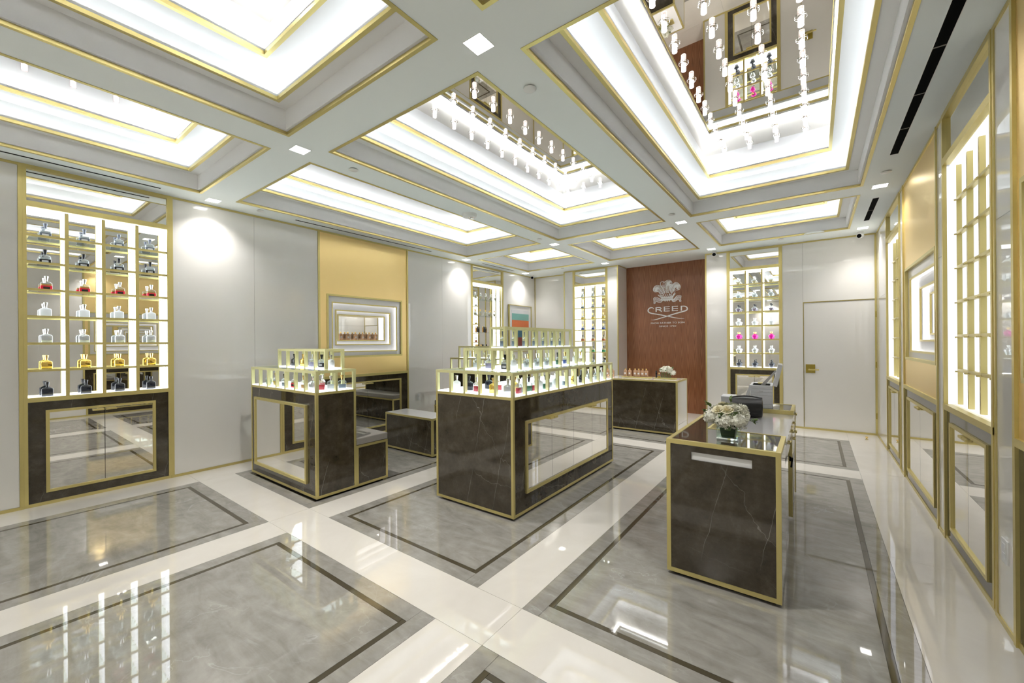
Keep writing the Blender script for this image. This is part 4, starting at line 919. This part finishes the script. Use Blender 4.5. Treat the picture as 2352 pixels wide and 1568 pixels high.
for dz in (0, .016, .032, .046): stroke(m, spl([(-2.585 - dz * .2, 2.345 + dz * .9), (-2.52, 2.338 + dz), (-2.466, 2.334 + dz), (-2.41, 2.338 + dz), (-2.350 + dz * .2, 2.345 + dz * .9)], 5), .012)
for k in range(7):
    x = -2.585 + k * .04; stroke(m, [(x - .016, 2.39), (x, 2.43), (x + .016, 2.39)], .008)
    stroke(m, [(x - .007, 2.436), (x + .007, 2.436)], .014)
for sx, s in ((-2.653, 1), (-2.300, -1)): stroke(m, spl([(sx + s * .06, 2.40), (sx + s * .03, 2.425), (sx, 2.443), (sx + s * .012, 2.425), (sx + s * .04, 2.395), (sx + s * .075, 2.372)], 5), .009)
m.build('coronet', 'sign_white', sign)
m = MB(); L1 = [(-2.5811, 2.3437), (-2.6251, 2.3632), (-2.6735, 2.3872), (-2.7141, 2.3943), (-2.7490, 2.3722)]; L2 = [(-2.5533, 2.3213), (-2.5895, 2.2860), (-2.6418, 2.2840), (-2.6822, 2.3013), (-2.7380, 2.2900)]
R1 = [(-2.372, 2.329), (-2.3255, 2.3378), (-2.2789, 2.3866), (-2.233, 2.3951), (-2.1874, 2.3877)]; R2 = [(-2.3722, 2.3129), (-2.3491, 2.2791), (-2.3027, 2.284), (-2.2641, 2.3135), (-2.2000, 2.3000)]
for A_, B_ in ((L1, L2), (R1, R2)):
    for k in range(5):
        u = k / 4; stroke(m, spl([(a[0] * (1 - u) + b[0] * u, a[1] * (1 - u) + b[1] * u) for a, b in zip(A_, B_)], 6), .010)
    stroke(m, [A_[-1], B_[-1]], .009)
for cx_, cz_ in ((-2.728, 2.278), (-2.205, 2.285)): stroke(m, [(cx_ + .016 * math.cos(a * .5), cz_ + .016 * math.sin(a * .5)) for a in range(13)], .010)
stroke(m, [(-2.56, 2.322), (-2.372, 2.322)], .022)
for x in (-2.51, -2.466, -2.422): stroke(m, [(x, 2.315), (x, 2.288)], [.030, .006])
m.build('ribbon_scroll', 'sign_white', sign)

# ------------------------------------------------------------ flowers
def petal_rose(parent, c, r, up, mat, seed, n=15, name='rose'):
    rnd = random.Random(seed); m = MB(); q = Vector(up).normalized().to_track_quat('Z', 'Y').to_matrix().to_4x4(); m.m = Matrix.Translation(c) @ q
    k = 0
    for ring_, (cnt, rad, tilt, hgt) in enumerate(((3, .18, .10, 1.0), (4, .36, .30, .95), (5, .58, .52, .88), (6, .80, .74, .74))):
        for i in range(cnt):
            a0 = 2 * PI * i / cnt + ring_ * .6 + rnd.uniform(-.2, .2); w = 2 * PI / cnt * .86; vs_ = []; fs = []
            for iu in range(6):
                u = iu / 5 - .5
                for iv in range(5):
                    v = iv / 4; wid = math.sin(PI * (.12 + .72 * v)) ** .6
                    rr_ = r * (rad * (.30 + .70 * v ** .8) + .34 * tilt * v * v + (.05 * math.cos(u * 9) * v)); zz = r * (hgt * v * (1 - .18 * tilt * v) - .35 - .20 * tilt * v * v - .10 * (2 * u) ** 2 * v)
                    a = a0 + u * w * 1.5 * wid; vs_.append((rr_ * math.cos(a), rr_ * math.sin(a), zz))
            for iu in range(5):
                for iv in range(4): b = iu * 5 + iv; fs.append((b, b + 1, b + 6, b + 5))
            m.add(vs_, fs)
    o = m.build(name, mat, parent, smooth=True); return o
def hydrangea(parent, c, r, mat, seed, cnt=46):
    rnd = random.Random(seed); m = MB()
    for i in range(cnt):
        z = 1 - 1.85 * (i + .5) / cnt; a = i * 2.39996; s = math.sqrt(max(0, 1 - z * z)); d = Vector((s * math.cos(a), s * math.sin(a), z)); p = Vector(c) + d * r * rnd.uniform(.88, 1.05)
        q = (d + Vector((rnd.uniform(-.3, .3), rnd.uniform(-.3, .3), rnd.uniform(-.3, .3)))).normalized().to_track_quat('Z', 'Y').to_matrix().to_4x4(); m.m = Matrix.Translation(p) @ q @ Matrix.Rotation(rnd.uniform(0, 3), 4, 'Z')
        w = r * rnd.uniform(.20, .27)
        for k in range(4):
            a = k * PI / 2; ca, sa = math.cos(a), math.sin(a)
            P = [(0, 0, 0), (w * .6, -w * .42, w * .16), (w * 1.15, -w * .25, w * .22), (w * 1.2, w * .25, w * .2), (w * .6, w * .42, w * .14)]
            m.add([(x * ca - y * sa, x * sa + y * ca, z_) for x, y, z_ in P], [(0, 1, 2, 3, 4)])
    m.m = Matrix.Identity(4); m.lathe([(r * .1, -r * .8), (r * .7, -r * .4), (r * .86, .0), (r * .7, r * .5), (r * .2, r * .84)], 12, c=c)
    return m.build('hydrangea', mat, parent, smooth=True)
def leaves(parent, c, d, n, L, seed):
    rnd = random.Random(seed); m = MB(); d = Vector(d).normalized()
    for i in range(n):
        v = (d + Vector((rnd.uniform(-.7, .7), rnd.uniform(-.7, .7), rnd.uniform(-.5, .7)))).normalized(); s = v.cross(Vector((0, 0, 1))).normalized(); u = s.cross(v); p = Vector(c) + d * L * .25 * i / n * 3; l = L * rnd.uniform(.6, .95); w = l * .42
        V = [p, p + v * l * .35 + s * w * .8 + u * w * .2, p + v * l * .72 + s * w * .7 + u * w * .25, p + v * l, p + v * l * .72 - s * w * .7 + u * w * .25, p + v * l * .35 - s * w * .8 + u * w * .2, p + v * l * .5 - u * w * .1]
        m.add([tuple(x) for x in V], [(0, 1, 6), (1, 2, 6), (2, 3, 6), (3, 4, 6), (4, 5, 6), (5, 0, 6)])
    m.tube([Vector(c) - d * L * .3, Vector(c) + d * L * .9], .0016, 5)
    return m.build('leaf_sprig', 'leaf', parent, smooth=True)
VC = Vector((-0.437, 2.855, 0.8405))
v = thing('flower_vase', 'square clear glass vase with dark green leaf lining on the cash desk', 'vase', VC, 0.0)
s = .060; m = MB(); m.slab([(0, s, s), (.014, s, s)])
for a in range(4):
    m.m = Matrix.Rotation(a * PI / 2, 4, 'Z'); m.box((-s, -s, .014), (s, -s + .006, .100))
m.m = Matrix.Identity(4); m.build('vase_glass', 'sheet_glass', v)
bs = MB().box((-s + .001, -s + .001, .001), (s - .001, s - .001, .013)).build('thick_base', 'solid_glass', v)
MB().slab([(.016, .037, .037), (.050, .043, .043), (.095, .047, .047)]).build('leaf_lining', 'leaf_dark', v, smooth=True)
bq = thing('flower_bouquet', 'round bouquet of white roses and hydrangeas with green sprigs on the desk', 'flowers', VC + Vector((0, 0, .090)), 0.0)
bq.scale = (1.08, 1.08, 1.05)
m = MB(); m.lathe([(.045, -.03), (.048, 0), (.07, .03), (.05, .07)], 14); m.build('stems', 'stem', bq, smooth=True)
for k, (c, r) in enumerate((((-.085, -.015, .040), .046), ((-.010, -.060, .028), .048), ((.058, -.050, .030), .046), ((-.055, .055, .045), .044), ((.05, .06, .045), .046))): hydrangea(bq, c, r, 'petal', 30 + k)
for k, (c, r, up, mt) in enumerate((((-.045, -.040, .088), .036, (-.3, -.6, 1), 'petal_cream'), ((.000, -.050, .092), .034, (.1, -.7, 1), 'petal_cream'), ((-.075, .005, .085), .034, (-.8, -.2, .8), 'petal'), ((.035, -.02, .100), .038, (.2, -.2, 1), 'petal'),
                                  ((.080, -.020, .068), .040, (.9, -.5, .5), 'petal'), ((.075, .02, .098), .036, (.7, .1, .8), 'petal'), ((-.035, .03, .108), .034, (-.3, .3, 1), 'petal_cream'), ((.02, .055, .100), .034, (.1, .8, 1), 'petal'))): petal_rose(bq, c, r, up, mt, 50 + k)
for k, (c, d) in enumerate((((-.095, .0, .095), (-.7, -.2, .7)), ((-.020, -.070, .055), (-.1, -1, .3)), ((.045, -.065, .070), (.3, -1, .4)), ((.01, .02, .125), (-.2, -.1, 1)), ((.11, -.01, .035), (1, -.2, -.2)), ((-.10, -.02, .065), (-1, -.3, .3)))): leaves(bq, c, d, 7, .034, 70 + k)
VC2 = Vector((-1.945, 6.80, .8600))
v2 = thing('flower_vase', 'row of small clear glass vases with green stems on the service counter', 'vase', VC2, 0.0)
m = MB()
for k in range(4): m.lathe([(.020, 0), (.021, .004), (.021, .085), (.019, .085), (.019, .006)], 14, c=(-.063 + k * .042, 0, 0))
m.build('vase_glass', 'sheet_glass', v2, smooth=True)
m = MB()
for k in range(4):
    for j in (-.006, .006): m.tube([(-.063 + k * .042 + j, 0, .006), (-.063 + k * .042 - j, 0.004, .09)], .003, 5)
m.build('stems', 'stem', v2)
bq2 = thing('flower_bouquet', 'small white flower bouquet with green leaves on the service counter', 'flowers', VC2 + Vector((0.015, 0, .075)), 0.0)
for k, (c, r) in enumerate((((-.08, 0, .055), .040), ((-.02, -.03, .060), .044), ((.05, -.01, .045), .046), ((.095, .0, .012), .044), ((.02, .04, .06), .04))): hydrangea(bq2, c, r, 'petal', 90 + k, 34)
for k, (c, r, up) in enumerate((((-.04, -.02, .10), .032, (-.2, -.5, 1)), ((.02, -.03, .105), .032, (.1, -.5, 1)), ((.07, -.03, .08), .034, (.5, -.6, .8)))): petal_rose(bq2, c, r, up, 'petal', 110 + k)
for k, (c, d) in enumerate((((-.07, -.04, .06), (-.4, -1, .1)), ((.0, -.06, .05), (.2, -1, 0)), ((.09, -.03, .08), (.6, -.5, .6)), ((-.09, -.02, .06), (-.8, -.5, 0)))): leaves(bq2, c, d, 7, .032, 130 + k)

# ------------------------------------------------------------ white gift boxes and black bag on the desk
zt = .8405
bx = thing('presentation_box', 'tall white drawer box with open lid and grey ribbon on the far desk end', 'box', (-0.405, 4.49, zt), 0.06)
bw, bdp = .088, .165
for k, (z0, z1) in enumerate(((0, .032), (.0335, .112), (.1135, .142), (.1435, .171), (.1725, .204))):
    MB().box((-bw + (0 if k in (0, 4) else .002), -bdp, z0), (bw, bdp, z1)).build('box_tier', 'paper_white', bx, bevel=.0015)
MB().box((-bw + .02, -bdp + .03, .204), (bw - .02, bdp - .10, .2055)).build('inset_tray', 'black', bx)
MB().box((-.03, -.03, .2055), (.03, .05, .216)).build('gold_case', 'gold', bx)
m = MB(); m.m = Matrix.Translation((bw, 0, .204)) @ Matrix.Rotation(0.22, 4, 'Y'); m.box((0, -bdp, 0), (.035, bdp, .20)); m.build('lid', 'paper_white', bx, bevel=.0015)
m = MB(); m.m = Matrix.Translation((bw, 0, .204)) @ Matrix.Rotation(0.22, 4, 'Y')
for k in range(5): m.box((-.0008, -.06 + k * .028, .06), (0.0, -.045 + k * .028, .075))
m.build('lid_print', 'ribbon_grey', bx)
m = MB(); m.add([(-.005, -.115, .206), (.030, -.115, .206), (.122, -.115, .335), (.110, -.115, .345), (-.005, -.112, .206), (.030, -.112, .206), (.122, -.112, .335), (.110, -.112, .345)], [(0, 1, 2, 3), (7, 6, 5, 4), (0, 3, 7, 4), (1, 5, 6, 2), (0, 4, 5, 1), (3, 2, 6, 7)]); m.build('ribbon', 'ribbon_grey', bx)
m = MB(); m.add([(-bw - .004, -bdp + .02, .205), (-bw + .012, -bdp + .02, .205), (-bw - .030, -bdp + .02, .020), (-bw - .066, -bdp + .02, .020), (-bw - .004, -bdp + .10, .205), (-bw + .012, -bdp + .10, .205), (-bw - .030, -bdp + .10, .020), (-bw - .066, -bdp + .10, .020)], [(0, 1, 2, 3), (7, 6, 5, 4), (0, 3, 7, 4), (1, 5, 6, 2), (0, 4, 5, 1), (3, 2, 6, 7)]); m.build('side_flap', 'paper_white', bx)
MB().box((-.015, -bdp - .004, .150), (.015, -bdp, .155)).build('pull_tab', 'ribbon_grey', bx)
b2 = thing('gift_box', 'low white box behind the black bag on the cash desk', 'box', (-0.672, 4.42, zt), 0.05)
MB().box((-.057, -.10, 0), (.057, .10, .060)).build('box_body', 'paper_white', b2, bevel=.0015); MB().box((-.060, -.103, .060), (.060, .103, .085)).build('lid', 'paper_white', b2, bevel=.0015)
bg = thing('handbag', 'rounded black leather bag behind the bouquet on the cash desk', 'bag', (-0.468, 3.96, .8085), 0.12)
rs = []
for x, sc_ in ((-.115, .86), (-.108, .97), (-.05, 1.0), (.05, 1.0), (.108, .97), (.115, .86)):
    pr_ = []
    for i in range(20):
        a = 2 * PI * i / 20; yy = .075 * sc_ * math.copysign(abs(math.cos(a)) ** .8, math.cos(a)); zz = .085 + .085 * sc_ * math.copysign(abs(math.sin(a)) ** .8, math.sin(a)); pr_.append((x, yy, zz))
    rs.append(pr_)
m = MB(); m.rings(rs); m.build('bag_body', 'leather_black', bg, smooth=True)
m = MB(); m.tube([(-.112 + .224 * k / 12, -.04, .166 + .014 * math.sin(PI * k / 12)) for k in range(13)], .006, 8); m.build('handle', 'leather_black', bg, smooth=True)
m = MB(); m.tube([(-.10, .0, .170), (.10, .0, .170)], .0025, 6); m.build('zip', 'steel_white', bg)
